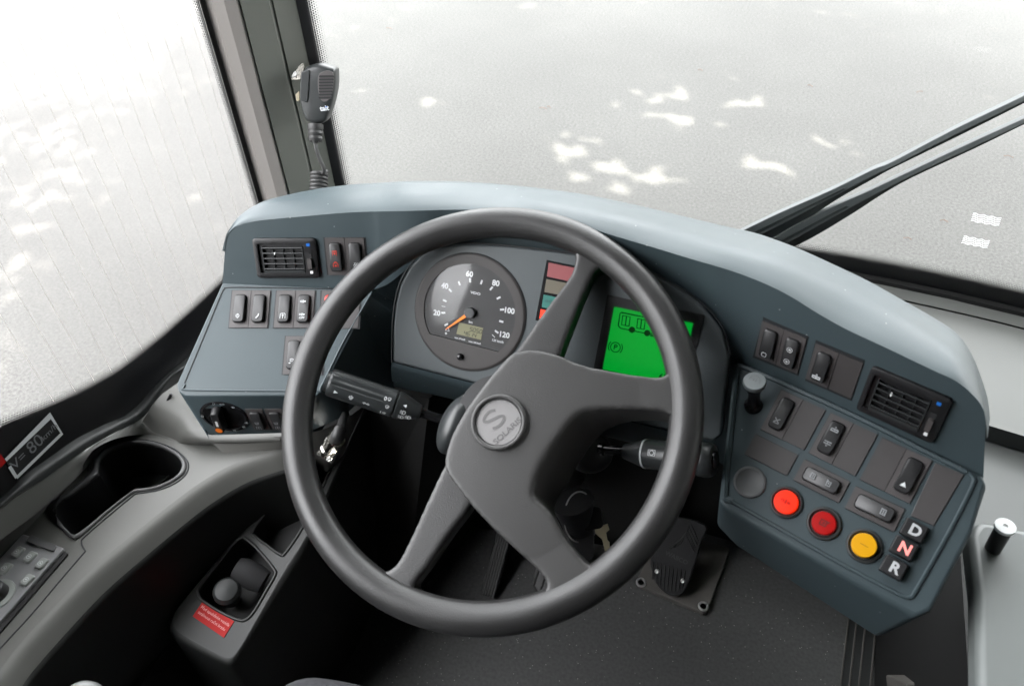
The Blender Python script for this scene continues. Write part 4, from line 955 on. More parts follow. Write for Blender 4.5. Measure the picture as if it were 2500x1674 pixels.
MB().prism(kf, rrect(-.010, .022, .026, .026, .007), -.001, .003).build('key_head', 'blackgloss', kr, bevel=.001)
k2 = Fr(D(*s9(660, 790), .935), rt, up)
MB().prism(k2, rrect(0, 0, .030, .045, .010), 0, .006).build('key_fob', 'black', kr, bevel=.002)

# ------------------------------------------------------------------ pedals and floor things
ap = thing('accelerator_pedal', hz(1660, 1440, 0), 'ribbed black accelerator pedal on a grey metal floor plate with screws', 'pedal')
PF = Fr(hz(1640, 1440, .012), hz(1725, 1498, .012)-hz(1552, 1424, .012), hz(1784, 1335, .012)-hz(1725, 1498, .012))
q = [PF.uv(*p) for p in ((1552,1424), (1725,1498), (1784,1335), (1612,1290))]
pt = MB().prism(PF, rpoly(q, .010), -.011, .0).build('floor_plate', 'plate', ap, bevel=.0015)
for x, y in (s9(1017, 1033), s9(1389, 1175)):
    u, v = PF.uv(x, y); o = PF.w(u, v, 0)
    MB().lathe(o, PF.n, [(0, .0095), (.002, .0095), (.0025, .0085), (.0022, .006), (-.001, .005), (-.001, .0001)], 20).build('screw', 'steel', ap)
pp = Fr(hz(1635, 1452, .03), PF.e1, PF.e2+PF.n*1.0)      # pad leaning up and forward
o_ = pp.uv(1590, 1390)
outl = [pp.uv(*p) for p in ((1588,1372), (1593,1400), (1606,1430), (1632,1452), (1660,1452), (1678,1430), (1692,1390), (1712,1320), (1722,1282), (1640,1262), (1606,1300), (1592,1345))]
outl = cat2(outl, 3, True)
pd = MB().prism(pp, outl, -.014, 0).build('pedal_pad', 'blackmatt', ap, bevel=.002)
mb = MB()
for k in range(9):
    a = s9(1090+k*24, 905+k*7); b = s9(1086+k*22, 1045+k*8-(abs(k-4)**2)*2.0)
    mb.tube([pp.hit(*a, .0006), pp.hit(*b, .0006)], .0014, 6)
for k in range(4):
    a, b, c = s9(1180+k*22, 835-k*8), s9(1285+k*10, 745-k*22), s9(1335+k*8, 850-k*22); mb.tube([pp.hit(*a, .0006), pp.hit(*b, .0006), pp.hit(*c, .0006)], .0012, 6)
mb.build('tread_pattern', 'rubber', pd)
mb = MB(); u, v = pp.uv(*s9(1230, 885)); addtext(mb, 'WABCO', .011, pp, u, v, .0008, -.06, bold=.0003); mb.build('lettering', 'gasket', pd, smooth=False)
for x, y in (s9(1113, 965), s9(1267, 1022)):
    u, v = pp.uv(x, y); MB().lathe(pp.w(u, v, 0), pp.n, [(0, .0042), (.0022, .0040), (.003, .0025), (.0026, .0012), (.0026, .0001)], 18).build('rivet', 'steel', pd)
fp = thing('foot_rest_pedal', hz(1190, 1452, 0), 'narrow ribbed black rubber foot pedal rising from the floor', 'pedal')
a, b, c_, d_ = hz(1171, 1449, .012), hz(1207, 1460, .012), D(1262, 1275, depth(hz(1262, 1275, 0))-.10), D(1222, 1265, depth(hz(1222, 1265, 0))-.10)
FF = Fr(a, b-a, d_-a); wv = (b-a).length; lv = (d_-a).dot(FF.e2)
sk = (d_-a).dot(FF.e1)
MB().prism(FF, [(0, 0), (wv, 0), (wv+sk, lv), (sk, lv)], -.012, 0).build('pad', 'rubber', fp, bevel=.001)
mb = MB()
for k in range(6):
    x = wv*(k+.5)/6; mb.tube([FF.w(x, 0, .0002), FF.w(x+sk, lv, .0002)], .0017, 6)
mb.build('tread_pattern', 'rubber', fp)
mb = MB(); mb.prism(FF, [(wv*.3+sk*.4, lv*.4), (wv*.7+sk*.4, lv*.4), (wv*.7+sk, lv), (wv*.3+sk, lv)], -.10, -.012); mb.build('arm', 'black', fp)
bp = thing('brake_pedal', hz(1310, 1440, 0), 'rounded black pedal mostly hidden behind a lower wheel spoke', 'pedal')
Bf = Fr(hz(1340, 1400, .05), (1, -.1, 0), (0, .8, .6))
MB().prism(Bf, rrect(.01, .02, .075, .12, .03), -.012, 0).build('pad', 'rubber', bp, bevel=.003)
mb = MB()
for k in range(5): mb.tube([Bf.w(-.02+k*.015, -.03, .0005), Bf.w(-.02+k*.015, .07, .0005)], .002, 6)
mb.build('tread_pattern', 'rubber', bp)
ds_ = thing('door_sill', hz(2090, 1600, 0), 'dark ribbed metal sill strip along the right edge of the cab floor', 'sill strip')
sp_ = hz(2070, 1520, .004); e_ = hz(2051, 1674, .004); wv = hz(2124, 1674, .004)-e_
dr = (sp_-e_).normalized()
DF = Fr(e_-dr*.3, (dr.y, -dr.x, 0), dr); wl_ = wv.dot(DF.e1)
MB().box(DF, 0, wl_, 0, .8, -.004, 0).build('strip', 'gasket', ds_)
mb = MB()
for x in (.0, .3, .62, 1.0): mb.tube([DF.w(x*wl_, 0, .001), DF.w(x*wl_, .8, .001)], .0016, 6)
mb.build('ridges', 'plate', ds_)

# ------------------------------------------------------------------ left: console under the window
sc_ = thing('side_console', (-.75, .4, .2), 'light grey moulded console below the side window with a black cup recess', 'console')
CZ = .45
HZ = Fr((0, 0, CZ), (1, 0, 0), (0, 1, 0))
edge = [(690, 1085), (681, 1095), (575, 1130), (487, 1179), (398, 1245), (310, 1316), (221, 1391), (133, 1480), (44, 1577), (0, 1635), (-90, 1740)]
ins = [(215, 1148), (219, 1125), (236, 1104), (266, 1086), (307, 1076), (348, 1073), (389, 1081), (426, 1096), (451, 1117), (460, 1135), (453, 1158), (426, 1180), (389, 1195), (359, 1201), (332, 1205), (318, 1215), (266, 1258), (205, 1311), (199, 1322), (201, 1333), (208, 1345)]
ed = [hz(*p, CZ) for p in edge]
PAIR = [((470,1072),(405,955)), ((430,1078),(372,992)), ((385,1064),(352,1012)), ((345,1061),(330,1030)), ((305,1065),(302,1044)), ((265,1077),(266,1063)), ((228,1098),(225,1087)), ((206,1128),(195,1106)), ((198,1150),(170,1122)), ((180,1172),(140,1145)), ((143,1205),(102,1172)), ((82,1258),(40,1212)), ((0,1318),(-40,1272)), ((-110,1400),(-130,1340))]
inner_low = [hz(*a, CZ) for a, b in PAIR]; inner = [p if p.x > -.797 else hx(*a, -.797) for p, (a, b) in zip(inner_low, PAIR)]; wall = [hx(*b, SIDE+.014) for a, b in PAIR]
# top surface: wall -> shallow valley -> edge
hole = [(239, 1152), (241, 1128), (252, 1112), (270, 1098), (307, 1086), (348, 1083), (389, 1090), (426, 1109), (444, 1131), (441, 1152), (426, 1168), (400, 1182), (365, 1193), (336, 1195), (320, 1203), (266, 1244), (195, 1303), (180, 1306), (168, 1297), (127, 1244), (180, 1203), (236, 1160)]
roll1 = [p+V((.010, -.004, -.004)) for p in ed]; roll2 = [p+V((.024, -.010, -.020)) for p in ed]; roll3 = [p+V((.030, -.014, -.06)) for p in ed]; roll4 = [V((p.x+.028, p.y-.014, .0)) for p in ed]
def grid_with_hole():
    pass
# skin as an n-gon sheet with the recess cut out
outer_l = wall + []
import mathutils
hz_h = [hz(*p, CZ) for p in cat2(hole, 3, True)]
def sheet(name, loop, holes, zf, m, par):
    bm = bmesh.new()
    def ringe(L):
        vs = [bm.verts.new(p-base(par)) for p in L]; return [bm.edges.new((vs[i], vs[(i+1) % len(vs)])) for i in range(len(vs))]
    es = ringe(loop)
    for h in holes: es += ringe(h)
    bmesh.ops.triangle_fill(bm, use_beauty=True, use_dissolve=False, edges=es)
    bmesh.ops.recalc_face_normals(bm, faces=bm.faces)
    me = bpy.data.meshes.new(name); bm.to_mesh(me); bm.free(); me.materials.append(M[m])
    o = bpy.data.objects.new(name, me); COL.objects.link(o); o.parent = par; BASE[o.name] = base(par); return o
ec_ = cat(ed, 4)
flat_loop = [V((p.x, p.y, CZ)) for p in ec_] + [V((p.x, p.y, CZ)) for p in cat(inner_low, 4)[::-1]]
insl = [hz(*p, CZ+.0005) for p in cat2(ins[:18]+[(143, 1215), (175, 1188), (205, 1164)], 3, True)]
sheet('top', flat_loop, [hz_h], CZ, 'consolegrey', sc_)
loft('ledge_underside', [inner, inner_low], 'consolegrey', sc_, 4, 1, ang=180)
loft('edge_roll', [ed, roll1, roll2], 'consolegrey', sc_, 4, 4, ang=180)
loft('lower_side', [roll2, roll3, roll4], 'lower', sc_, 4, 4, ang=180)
loft('wall_ledge', [wall, [a.lerp(b, .55)+V((0, 0, .002)) for a, b in zip(wall, inner)], inner], 'consolegrey', sc_, 4, 3, ang=180)
# recess walls and floor
dz = .075; hb = [p-V((0, 0, dz)) for p in hz_h]; n = len(hz_h)
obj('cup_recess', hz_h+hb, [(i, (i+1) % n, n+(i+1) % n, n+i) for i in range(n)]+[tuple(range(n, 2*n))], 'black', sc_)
# raised lip round the recess
lip_o = [hz(*p, CZ) for p in cat2([(x+(x-300)*.00, y) for x, y in ((222,1150),(226,1124),(243,1104),(266,1090),(307,1079),(348,1076),(389,1084),(426,1100),(450,1120),(456,1137),(449,1157),(426,1175),(395,1190),(362,1198),(334,1201),(320,1208),(266,1251),(196,1312),(178,1316),(160,1303),(114,1244),(175,1196))], 3, True)]
k = len(lip_o); n = len(hz_h)
def lipring(P, z): return [V((p.x, p.y, CZ+z)) for p in P]
if k == n:
    mb = MB(); mid_ = [a.lerp(b, .5) for a, b in zip(lip_o, hz_h)]
    mb.rings([lipring(lip_o, .0003), lipring(lip_o, .002), lipring(mid_, .0042), lipring(hz_h, .0025), lipring(hz_h, -.004)], cap=False)
    mb.build('recess_lip', 'insertgrey', sc_, ang=180)
MB().tube([hz(*p, CZ+.0004) for p in cat2(ins, 3)], .0010, 6).build('seam', 'seam', sc_)
MB().tube([hz(*p, CZ+.0004) for p in cat2([(208, 1345), (150, 1412), (80, 1495), (0, 1582), (-60, 1650)], 3)], .0010, 6).build('seam', 'seam', sc_)
u = hz(405, 1172, CZ-dz+.006)
MB().lathe(hz(372, 1150, CZ-dz+.002), (0, 0, 1), [(0, .033), (.003, .033), (.0035, .031), (.001, .029), (.001, .0001)], 36).build('cup_floor', 'gasket', sc_)
# mirror control pad
cp = thing('mirror_control', hz(40, 1420, CZ), 'silver grey control pad with small buttons and a dial, on the console', 'control pad')
quad = [(55, 1310), (158, 1340), (0, 1528), (-60, 1590), (-160, 1560), (-20, 1390)]
pf = Fr(hz(60, 1420, CZ+.002), hz(156, 1337, CZ)-hz(62, 1308, CZ), hz(55, 1310, CZ)-hz(-60, 1440, CZ))
ql = [pf.uv(*p) for p in ((58, 1306), (160, 1341), (-60, 1592), (-170, 1558))]
pad = MB().prism(pf, rpoly(ql, .004), -.002, .004).build('pad', 'padgrey', cp, bevel=.0015)
ql = [pf.uv(*p) for p in ((166, 1352), (160, 1346), (-60, 1598), (-52, 1604))]
MB().prism(pf, ql, -.0015, .0008).build('shadow_gap', 'black', cp, smooth=False)
ql = [pf.uv(*p) for p in ((80, 1312), (142, 1336), (136, 1352), (68, 1327))]
MB().prism(pf, rpoly(ql, .003), .003, .0065).build('bar', 'insertgrey', cp, bevel=.001)
for x, y in ((45, 1348), (75, 1360), (103, 1376), (15, 1388), (68, 1416)):
    u, v = pf.uv(x, y, .004); f2 = pf.turned(u, v, 0, -.05)
    b = MB().prism(f2, rrect(0, 0, .0125, .0165, .003), .003, .0075, rrect(0, 0, .0105, .0140, .003)).build('button', 'palegrey', cp, bevel=.001)
    mb = MB(); icon(mb, 'upring', f2, 0, -.001, .0034, .0079); mb.build('symbol', 'print', b, smooth=False)
u, v = pf.uv(-8, 1452, .004)
MB().lathe(pf.w(u, v, .003), pf.n, [(0, .022), (.003, .021), (.0035, .017), (.0035, .0001)], 32).build('dial_ring', 'palegrey', cp)
MB().lathe(pf.w(u, v, .003), pf.n, [(.003, .015), (.016, .013), (.018, .010), (.018, .0001)], 32).build('dial_knob', 'black', cp)
# front upstand of the console to the dashboard pod, slot
up_a = [hz(340, 1042, .455), hz(420, 1070, .452), hz(470, 1085, .45), hz(690, 1085, .45)]
up_b = [D(395, 962, depth(hz(395, 962, .50))), D(455, 990, depth(hz(455, 990, .49))), D(505, 1062, depth(hz(505, 1062, .475))), D(690, 1062, depth(hz(690, 1062, .475)))]
up_c = [p+V((0, .10, -.03)) for p in up_b]
loft('front_upstand', [up_a, up_b, up_c], 'consolegrey', sc_, 4, 3, ang=180)
MB().tube([D(418, 962, depth(hz(418, 962, .50))-.002), D(394, 1003, depth(hz(394, 1003, .475))-.004)], .0022, 8).build('slot', 'black', sc_)
# dark side of the cab under the console, down to the floor
mb = MB(); mb.box(ID, SIDE, -.64, -.5, .95, 0.0, .30); 
# lower console with handbrake
LW = plane(hz(520, 1510, .32), 0, 14)
lc = thing('handbrake_console', LW.hit(520, 1500), 'low dark grey console beside the floor with handbrake recess and red sticker', 'console')
loop = [(431, 1491), (470, 1440), (540, 1360), (631, 1258), (700, 1170), (780, 1060), (830, 985), (888, 985), (860, 1060), (800, 1195), (750, 1304), (690, 1400), (630, 1505), (585, 1582), (560, 1605), (520, 1590), (440, 1545), (424, 1520)]
rec = [(583, 1315), (612, 1324), (645, 1358), (669, 1388), (672, 1403), (650, 1442), (620, 1493), (600, 1512), (580, 1512), (540, 1494), (496, 1466), (485, 1448), (490, 1430), (530, 1380)]
rec2 = [(648, 1252), (618, 1296), (624, 1309), (655, 1333), (684, 1353), (697, 1349), (740, 1285), (794, 1175), (806, 1130), (745, 1118), (705, 1170)]
LL = [LW.hit(*p) for p in cat2(loop, 3, True)]
h1 = [LW.hit(*p) for p in cat2(rec, 3, True)]; h2 = [LW.hit(*p) for p in cat2(rec2, 3, True)]
sheet('top', LL, [h1, h2], 0, 'lower', lc)
n = len(LL); sk1 = [p+V((0, 0, -.006))+ (p-LW.hit(620, 1350)).normalized()*.008 for p in LL]; sk2 = [V((p.x, p.y, 0)) for p in sk1]
mb = MB(); mb.rings([LL, [a.lerp(b, .5)+LW.n*.002 for a, b in zip(LL, sk1)], sk1, sk2], cap=False); mb.build('sides', 'lower', lc, ang=60)
for nm, h, dz2 in (('handbrake_recess', h1, .05), ('storage_recess', h2, .045)):
    n = len(h); hb = [p-LW.n*dz2 for p in h]
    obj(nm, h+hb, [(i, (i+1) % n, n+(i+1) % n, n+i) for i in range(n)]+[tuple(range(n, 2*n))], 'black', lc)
    mb = MB(); mb.tube([p+LW.n*.0004 for p in h], .0022, 8, True); mb.build('recess_edge', 'lower', lc)
hbk = MB().lathe(D(592, 1392, depth(LW.hit(592, 1392))-.004), (D(640, 1440, .95)-D(565, 1400, .95)), [(-.01, .014), (0, .018), (.02, .019), (.035, .016)], 24).build('handbrake_body', 'blackmatt', lc)
o_ = LW.hit(566, 1462, -.03); t_ = D(553, 1440, depth(LW.hit(553, 1440))-.012); ax = (t_-o_).normalized(); Lk = (t_-o_).length
MB().lathe(o_, ax, [(0, .012), (Lk*.6, .013), (Lk-.008, .019), (Lk-.002, .0188), (Lk+.003, .015), (Lk+.005, .008), (Lk+.0055, .0001)], 32).build('handbrake_knob', 'gasket', lc)
rs = thing('red_sticker', LW.hit(520, 1510, .0008), 'red rectangular sticker with two pale lines of small print, below the handbrake', 'sticker')
q = [LW.uv(*p) for p in ((497, 1466), (572, 1516), (547, 1556), (471, 1504))]
MB().prism(LW, q, .0003, .0012).build('sheet', 'redsticker', rs, smooth=False)
mb = MB(); r = math.atan2(q[1][1]-q[0][1], q[1][0]-q[0][0]); cu_ = (sum(a for a, b in q)/4, sum(b for a, b in q)/4)
fr = LW.turned(cu_[0], cu_[1], 0, r)
addtext(mb, 'Před opuštěním vozidla', .0056, fr, 0, .0042, .0016); addtext(mb, 'zatáhnout ruční brzdu', .0056, fr, 0, -.0030, .0016)
mb.build('lettering', 'stickertext', rs, smooth=False)
# panel carrying the cable socket, under the left pod
wp = thing('socket_panel', (-.55, .78, .4), 'grey brown side panel under the left switch pod carrying the cable socket', 'panel')
WPL = plane(hz(800, 1060, .42), 25, 62)
loft('panel', [[hz(500, 1064, .47), hz(600, 1066, .47), hz(690, 1066, .475), hz(760, 1056, .48), hz(830, 1030, .485), hz(895, 985, .49)],
               [hz(560, 1125, .44), hz(640, 1115, .44), hz(700, 1105, .44), hz(765, 1100, .44), hz(810, 1085, .44), hz(868, 1040, .445)],
               [LW.hit(640, 1245), LW.hit(680, 1190), LW.hit(730, 1120), LW.hit(775, 1135), LW.hit(800, 1150), LW.hit(838, 1110)]], 'wallgrey', wp, 4, 3, ang=180)
cb = thing('cable_plug', hz(800, 1090, .44), 'chrome socket plate with a plugged in black cable, below the left pod', 'cable')
sf = Fr(D(802, 1096, .985), D(826, 1082, .985)-D(776, 1108, 1.0), D(797, 1068, .995)-D(774, 1109, .975))
q = [sf.uv(*s8(*p)) for p in ((283, 600), (392, 640), (312, 785), (214, 722))]
MB().prism(sf, q, -.002, .001).build('socket_plate', 'chrome', cb, smooth=False)
for x, y in ((292, 622), (303, 757)):
    u, v = sf.uv(*s8(x, y)); MB().lathe(sf.w(u, v, .001), sf.n, [(0, .0034), (.0015, .003), (.0015, .0001)], 14).build('screw', 'steel', cb)
a_ = D(*s8(298, 690), .978); b_ = D(*s8(352, 610), .958)
MB().lathe(a_, b_-a_, [(-.004, .0115), (.004, .0115), (.006, .0100), ((b_-a_).length*.7, .0100), ((b_-a_).length*.75, .0115), ((b_-a_).length, .0115)], 24).build('connector', 'chrome', cb)
MB().tube(cat([b_, D(*s8(368, 575), .952), D(*s8(383, 530), .955), D(*s8(398, 480), .97), D(*s8(418, 440), .99)], 4), [.0088]*4+[.0078]*4+[.0052]*9, 12).build('cable', 'rubber', cb)

# black stickers on the printed border of the side window
ss = thing('speed_sticker', YZ.w(.4, .54, .005), 'black sticker with white outline reading 80 km/h on the window border', 'sticker')
s7b = lambda x, y: (x/4.879, 1000+y/4.879)
q = [YZ.uv(*s7b(*p), .006) for p in ((603, 70), (738, 285), (200, 808), (70, 600))]
MB().prism(YZ, q, .0035, .0052).build('sheet', 'black', ss, smooth=False)
mb = MB(); mb.ribbon(YZ, [q[3], q[0], q[1], q[2]], .0048, .0057); mb.ribbon(YZ, [q[2], ((q[2][0]*.35+q[3][0]*.65), (q[2][1]*.35+q[3][1]*.65))], .0042, .0058); mb.build('outline', 'print', ss, smooth=False); mb = MB()
d_ = math.atan2(q[0][1]-q[3][1], q[0][0]-q[3][0])
p = YZ.uv(*s7b(420, 410), .006); fr = YZ.turned(p[0], p[1], 0, d_)
addtext(mb, '80', .027, fr, 0, 0, .0060, sx=.85)
p = YZ.uv(*s7b(590, 265), .006); addtext(mb, 'km/h', .0130, YZ.turned(p[0], p[1], 0, d_), 0, 0, .0060)
p = YZ.uv(*s7b(185, 645), .006); addtext(mb, 'V', .020, YZ.turned(p[0], p[1], 0, d_), 0, 0, .0060); p = YZ.uv(*s7b(265, 560), .006); addtext(mb, '=', .018, YZ.turned(p[0], p[1], 0, d_), 0, 0, .0060)
mb.build('lettering', 'dimprint', ss, smooth=False)
r2 = thing('red_label', YZ.w(.36, .55, .005), 'plain red label on the window border at the left edge', 'sticker')
q = [YZ.uv(*s7b(*p), .006) for p in ((0, 515), (78, 622), (-60, 760), (-200, 640))]
MB().prism(YZ, q, .0035, .0056).build('sheet', 'redsticker', r2, smooth=False)

# ------------------------------------------------------------------ radio microphone on the pillar
s1 = lambda x, y: (400+x/2.24, y/2.24)
mo = hy(770, 230, .955)
mf = Fr(mo, (math.cos(.33), math.sin(.33), 0), (-.10, .28, .95))
mc = thing('radio_microphone', mf.w(0, 0, -.02), 'black hand microphone with slotted front, hung on the pillar clip', 'microphone')
out = [(752,400),(770,372),(800,360),(850,352),(905,366),(930,378),(936,400),(935,480),(920,560),(895,640),(880,668),(850,682),(815,682),(780,665),(762,635),(752,600),(742,560),(741,480),(743,440)]
oo = cat2([mf.uv(*s1(*p)) for p in out], 3, True)
cx_ = sum(a for a, b in oo)/len(oo); cy_ = sum(b for a, b in oo)/len(oo)
sh = lambda s, P=oo: [(cx_+(a-cx_)*s+.004*(1-s), cy_+(b-cy_)*s) for a, b in P]
mb = MB(); mb.rings([[mf.w(a, b, h) for a, b in sh(s)] for s, h in ((.90, -.034), (.985, -.030), (1.0, -.022), (1.0, -.008), (.97, -.002), (.90, .001), (.80, .0022), (.4, .0025), (.02, .0026))])
mb.build('body', 'stalk', mc, ang=50)
gp = cat2([mf.uv(*s1(*p), .003) for p in ((850,405),(890,388),(925,400),(928,450),(922,505),(905,545),(880,560),(858,545),(845,500),(842,445))], 3, True)
MB().prism(mf, gp, .0005, .0034).build('front_panel', 'bezel', mc, bevel=.0008)
mb = MB()
for k in range(8):
    y = 420+k*16.5; a = mf.uv(*s1(855-k*.3, y), .0036); b = mf.uv(*s1(925-k*1.5, y-1), .0036)
    mb.ribbon(mf, [a, b], .0034, .0037); mb.flat(mf, circ(a[0], a[1], .0017, 8), .0038); mb.flat(mf, circ(b[0], b[1], .0017, 8), .0038)
mb.build('grille_slots', 'blackmatt', mc, smooth=False)
q = [mf.uv(*s1(*p), .002) for p in ((752,392),(795,380),(800,395),(790,550),(783,560),(752,552),(745,540))]
MB().prism(mf, rpoly(q, .003), -.02, .0045).build('talk_button', 'stalk', mc, bevel=.0015)
mb = MB(); p = mf.uv(*s1(879, 597), .003); addtext(mb, 'tait', .0105, mf, p[0], p[1]+.001, .0036, .08, bold=.0003); mb.build('lettering', 'print', mc, smooth=False)
mb = MB(); p = mf.uv(*s1(888, 583), .003); mb.box(mf.turned(p[0], p[1]-.0005, 0, .08), -.0016, .0016, -.0006, .0006, .0036, .0040); mb.build('blue_mark', 'blue', mc, smooth=False)
a = D(*s1(829, 680), depth(mf.o)+.015); b = D(*s1(829, 782), depth(mf.o)+.018)
MB().lathe(a, b-a, [(0, .0118), (.006, .0122), (.010, .0105), (.014, .0118), (.018, .0098), (.022, .0110), (.026, .0092), ((b-a).length*.8, .0068), ((b-a).length, .0045)], 20).build('cable_sleeve', 'rubber', mc)
pts = [b] + [D(*s1(*p), depth(b)+k*.004) for k, p in enumerate(((834,815),(848,860),(866,900),(876,930),(868,948)))]
pts = cat(pts, 4)
c0, c1 = D(*s1(850, 938), depth(b)+.03), D(*s1(846, 1045), depth(b)+.03)
axc = (c1-c0); hel = []
for i in range(90):
    t = i/89; an = t*2*math.pi*5.2; hel.append(c0+axc*t+rt*(.0115*math.cos(an))+fw*(.0115*math.sin(an)))
MB().tube(pts+hel, .0031, 8).build('coiled_cord', 'rubber', mc)
mk_ = thing('microphone_clip', mf.w(-.02, .02, -.04), 'bright chrome clip plate on the pillar behind the microphone', 'bracket')
cf = Fr(D(*s1(730, 395), depth(mf.o)+.028), D(*s1(768, 350), depth(mf.o)+.03)-D(*s1(690, 400), depth(mf.o)+.03), up)
q = [cf.uv(*s1(*p)) for p in ((688,400),(765,346),(770,372),(748,440),(700,438))]
MB().prism(cf, q, -.002, .002).build('plate', 'chrome', mk_, smooth=False)
u, v = cf.uv(*s1(712, 408)); MB().lathe(cf.w(u, v, .002), cf.n, [(0, .006), (.002, .005), (.002, .0001)], 14).build('screw', 'steel', mk_)
q = [cf.uv(*s1(*p)) for p in ((722,520),(742,500),(742,552),(728,555))]; MB().prism(cf, q, -.002, .002).build('lower_tab', 'brass', mk_, smooth=False)

# ------------------------------------------------------------------ right: cowl shelf, ledge and desk
cw = thing('windscreen_shelf', (.5, 1.1, .45), 'pale grey plastic shelf along the foot of the windscreen, right of the dashboard', 'shelf')
a = [V((x, WY(x)-.006, WB-.004)) for x in (-.75, -.3, -.1, .1, .3, .5, .8, 1.2, 1.6)]
b = [V((p.x, p.y-.03, WB-.014)) for p in a]
loft('front_strip', [a, b], 'cowl', cw, 4, 1)
sl0, sl1 = hz(2420, 1040, .44), hz(2500, 1065, .44)
c = [V((p.x, p.y-.033, WB-.0150)) for p in a]; d = [V((p.x, p.y-.13, WB-.022)) for p in a]; e = [V((p.x, sl0.y-(p.x-sl0.x)*.14, .44)) for p in a]
loft('top_panel', [c, d, e], 'cowl', cw, 4, 3)
f_ = [p+V((0, -.004, -.025)) for p in e]
loft('front_drop', [e, f_], 'gasket', cw, 4, 1)
for i, (x0_, y0_, x1_, y1_) in enumerate(((2212, 719, 2296, 739), (2410, 767, 2520, 793), (2145, 677, 2166, 682))):
    MB().tube([D(x0_, y0_, depth(hz(x0_, y0_, WB-.014))-.002), D(x1_, y1_, depth(hz(x1_, y1_, WB-.014))-.002)], .0016, 6).build('seam_gap', 'seam', cw)
rl_ = thing('side_ledge', (.5, .8, .42), 'darker grey ledge between the windscreen shelf and the side desk', 'ledge')
g = [p+V((0, -.012, -.020)) for p in e]
MB().add([V((.27, g[0].y-.10, .415)), V((1.6, g[-1].y, .415)), V((1.6, .66, .40)), V((.345, .66, .40))], [(0, 1, 2, 3)]).build('ledge_top', 'desk2', rl_, smooth=False)
loft('ledge_front', [[p+V((0, -.004, -.03)) for p in e], [V((p.x, p.y-.03, .405)) for p in e]], 'desk2', rl_, 4, 1)
DZ = .60
sd = thing('side_desk', (.6, .3, 0), 'pale grey side desk at the right edge with rounded front edge', 'desk')
q = [hz(2368, 1300, DZ), hz(2385, 1274, DZ), hz(2400, 1269, DZ), hz(2500, 1290, DZ)]
q = [(p.x, p.y) for p in q] + [(1.1, .60), (1.1, -.6), (hz(2387, 1674, DZ).x, -.6), (hz(2387, 1674, DZ).x, hz(2387, 1674, DZ).y), (hz(2384, 1440, DZ).x, hz(2384, 1440, DZ).y)]
MB().prism(ID, q, DZ-.03, DZ).build('top', 'desk', sd, bevel=.010, seg=5)
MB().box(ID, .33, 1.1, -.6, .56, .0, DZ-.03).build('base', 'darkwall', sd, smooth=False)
a = D(2434, 1318, depth(hz(2437, 1320, DZ))); b = D(2455, 1283, depth(hz(2455, 1283, DZ))-.045)
o_ = hz(2424, 1338, DZ); tipk = hz(2434, 1325, DZ)+V((0, 0, .042))
dk = MB().lathe(o_, (b-o_), [(-.004, .0075), ((b-o_).length*.9, .0080)], 24).build('knob_stem', 'black', sd)
MB().lathe(o_, (b-o_), [((b-o_).length*.9, .0094), ((b-o_).length, .0094), ((b-o_).length+.0005, .0022), ((b-o_).length-.001, .0020), ((b-o_).length-.001, .0001)], 28).build('knob_cap', 'white', sd)

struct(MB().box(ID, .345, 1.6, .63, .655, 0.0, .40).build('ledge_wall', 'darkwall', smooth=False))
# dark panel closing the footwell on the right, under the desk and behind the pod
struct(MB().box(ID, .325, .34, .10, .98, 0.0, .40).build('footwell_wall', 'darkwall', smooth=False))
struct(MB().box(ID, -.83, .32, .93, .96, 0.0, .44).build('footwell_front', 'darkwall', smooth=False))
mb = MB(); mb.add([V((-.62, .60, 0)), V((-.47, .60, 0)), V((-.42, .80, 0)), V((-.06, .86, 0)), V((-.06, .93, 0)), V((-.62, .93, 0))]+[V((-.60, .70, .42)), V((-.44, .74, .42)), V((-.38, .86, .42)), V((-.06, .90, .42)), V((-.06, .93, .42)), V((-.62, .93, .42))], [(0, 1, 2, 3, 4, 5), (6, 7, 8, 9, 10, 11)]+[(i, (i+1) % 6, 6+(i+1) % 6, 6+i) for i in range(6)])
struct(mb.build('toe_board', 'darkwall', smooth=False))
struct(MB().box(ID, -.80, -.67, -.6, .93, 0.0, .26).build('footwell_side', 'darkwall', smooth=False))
tb = thing('grey_box', hz(2262, 1668, .2), 'corner of a small grey box at the bottom edge, right of the floor sill', 'box')
MB().prism(Fr(hz(2262, 1690, .2), rt, WP.e2), rrect(0, -.01, .055, .045, .003), -.06, 0).build('body', 'plate', tb, bevel=.002)

# ------------------------------------------------------------------ driver's seat corner and its lever
se = thing('driver_seat', (-.25, -.1, 0), 'front corner of the dark patterned fabric driver seat at the bottom edge', 'seat')
zt = .45; fr0 = hz(729, 1640, zt); lf0 = hz(652, 1674, zt)
xa, yb = lf0.x-.012, fr0.y+.022
P = rpoly([(xa, -.5), (xa+.50, -.5), (xa+.50, yb-.025), (xa+.12, yb), (xa+.012, yb-.02)], [.04, .04, .07, .05, .05], 8)
mb = MB(); R = []
cxm, cym = xa+.25, yb-.25
for s, z in ((.97, zt-.12), (1.0, zt-.08), (1.0, zt-.03), (.985, zt-.012), (.955, zt-.003), (.90, zt)):
    R.append([V((cxm+(a-cxm)*s, cym+(b-cym)*s, z)) for a, b in P])
mb.rings(R); mb.build('cushion', 'fabric', se, ang=180)
mb = MB(); mb.box(ID, xa+.05, xa+.45, -.45, yb-.06, .02, zt-.11); mb.build('base', 'blackmatt', se)
sv = thing('seat_lever', D(205, 1690, .8), 'pale grey rounded lever tip poking in at the bottom edge', 'lever')
ell(D(208, 1693, .8), rt*.020, up*.013, fw*.01).build('tip', 'desk2', sv)

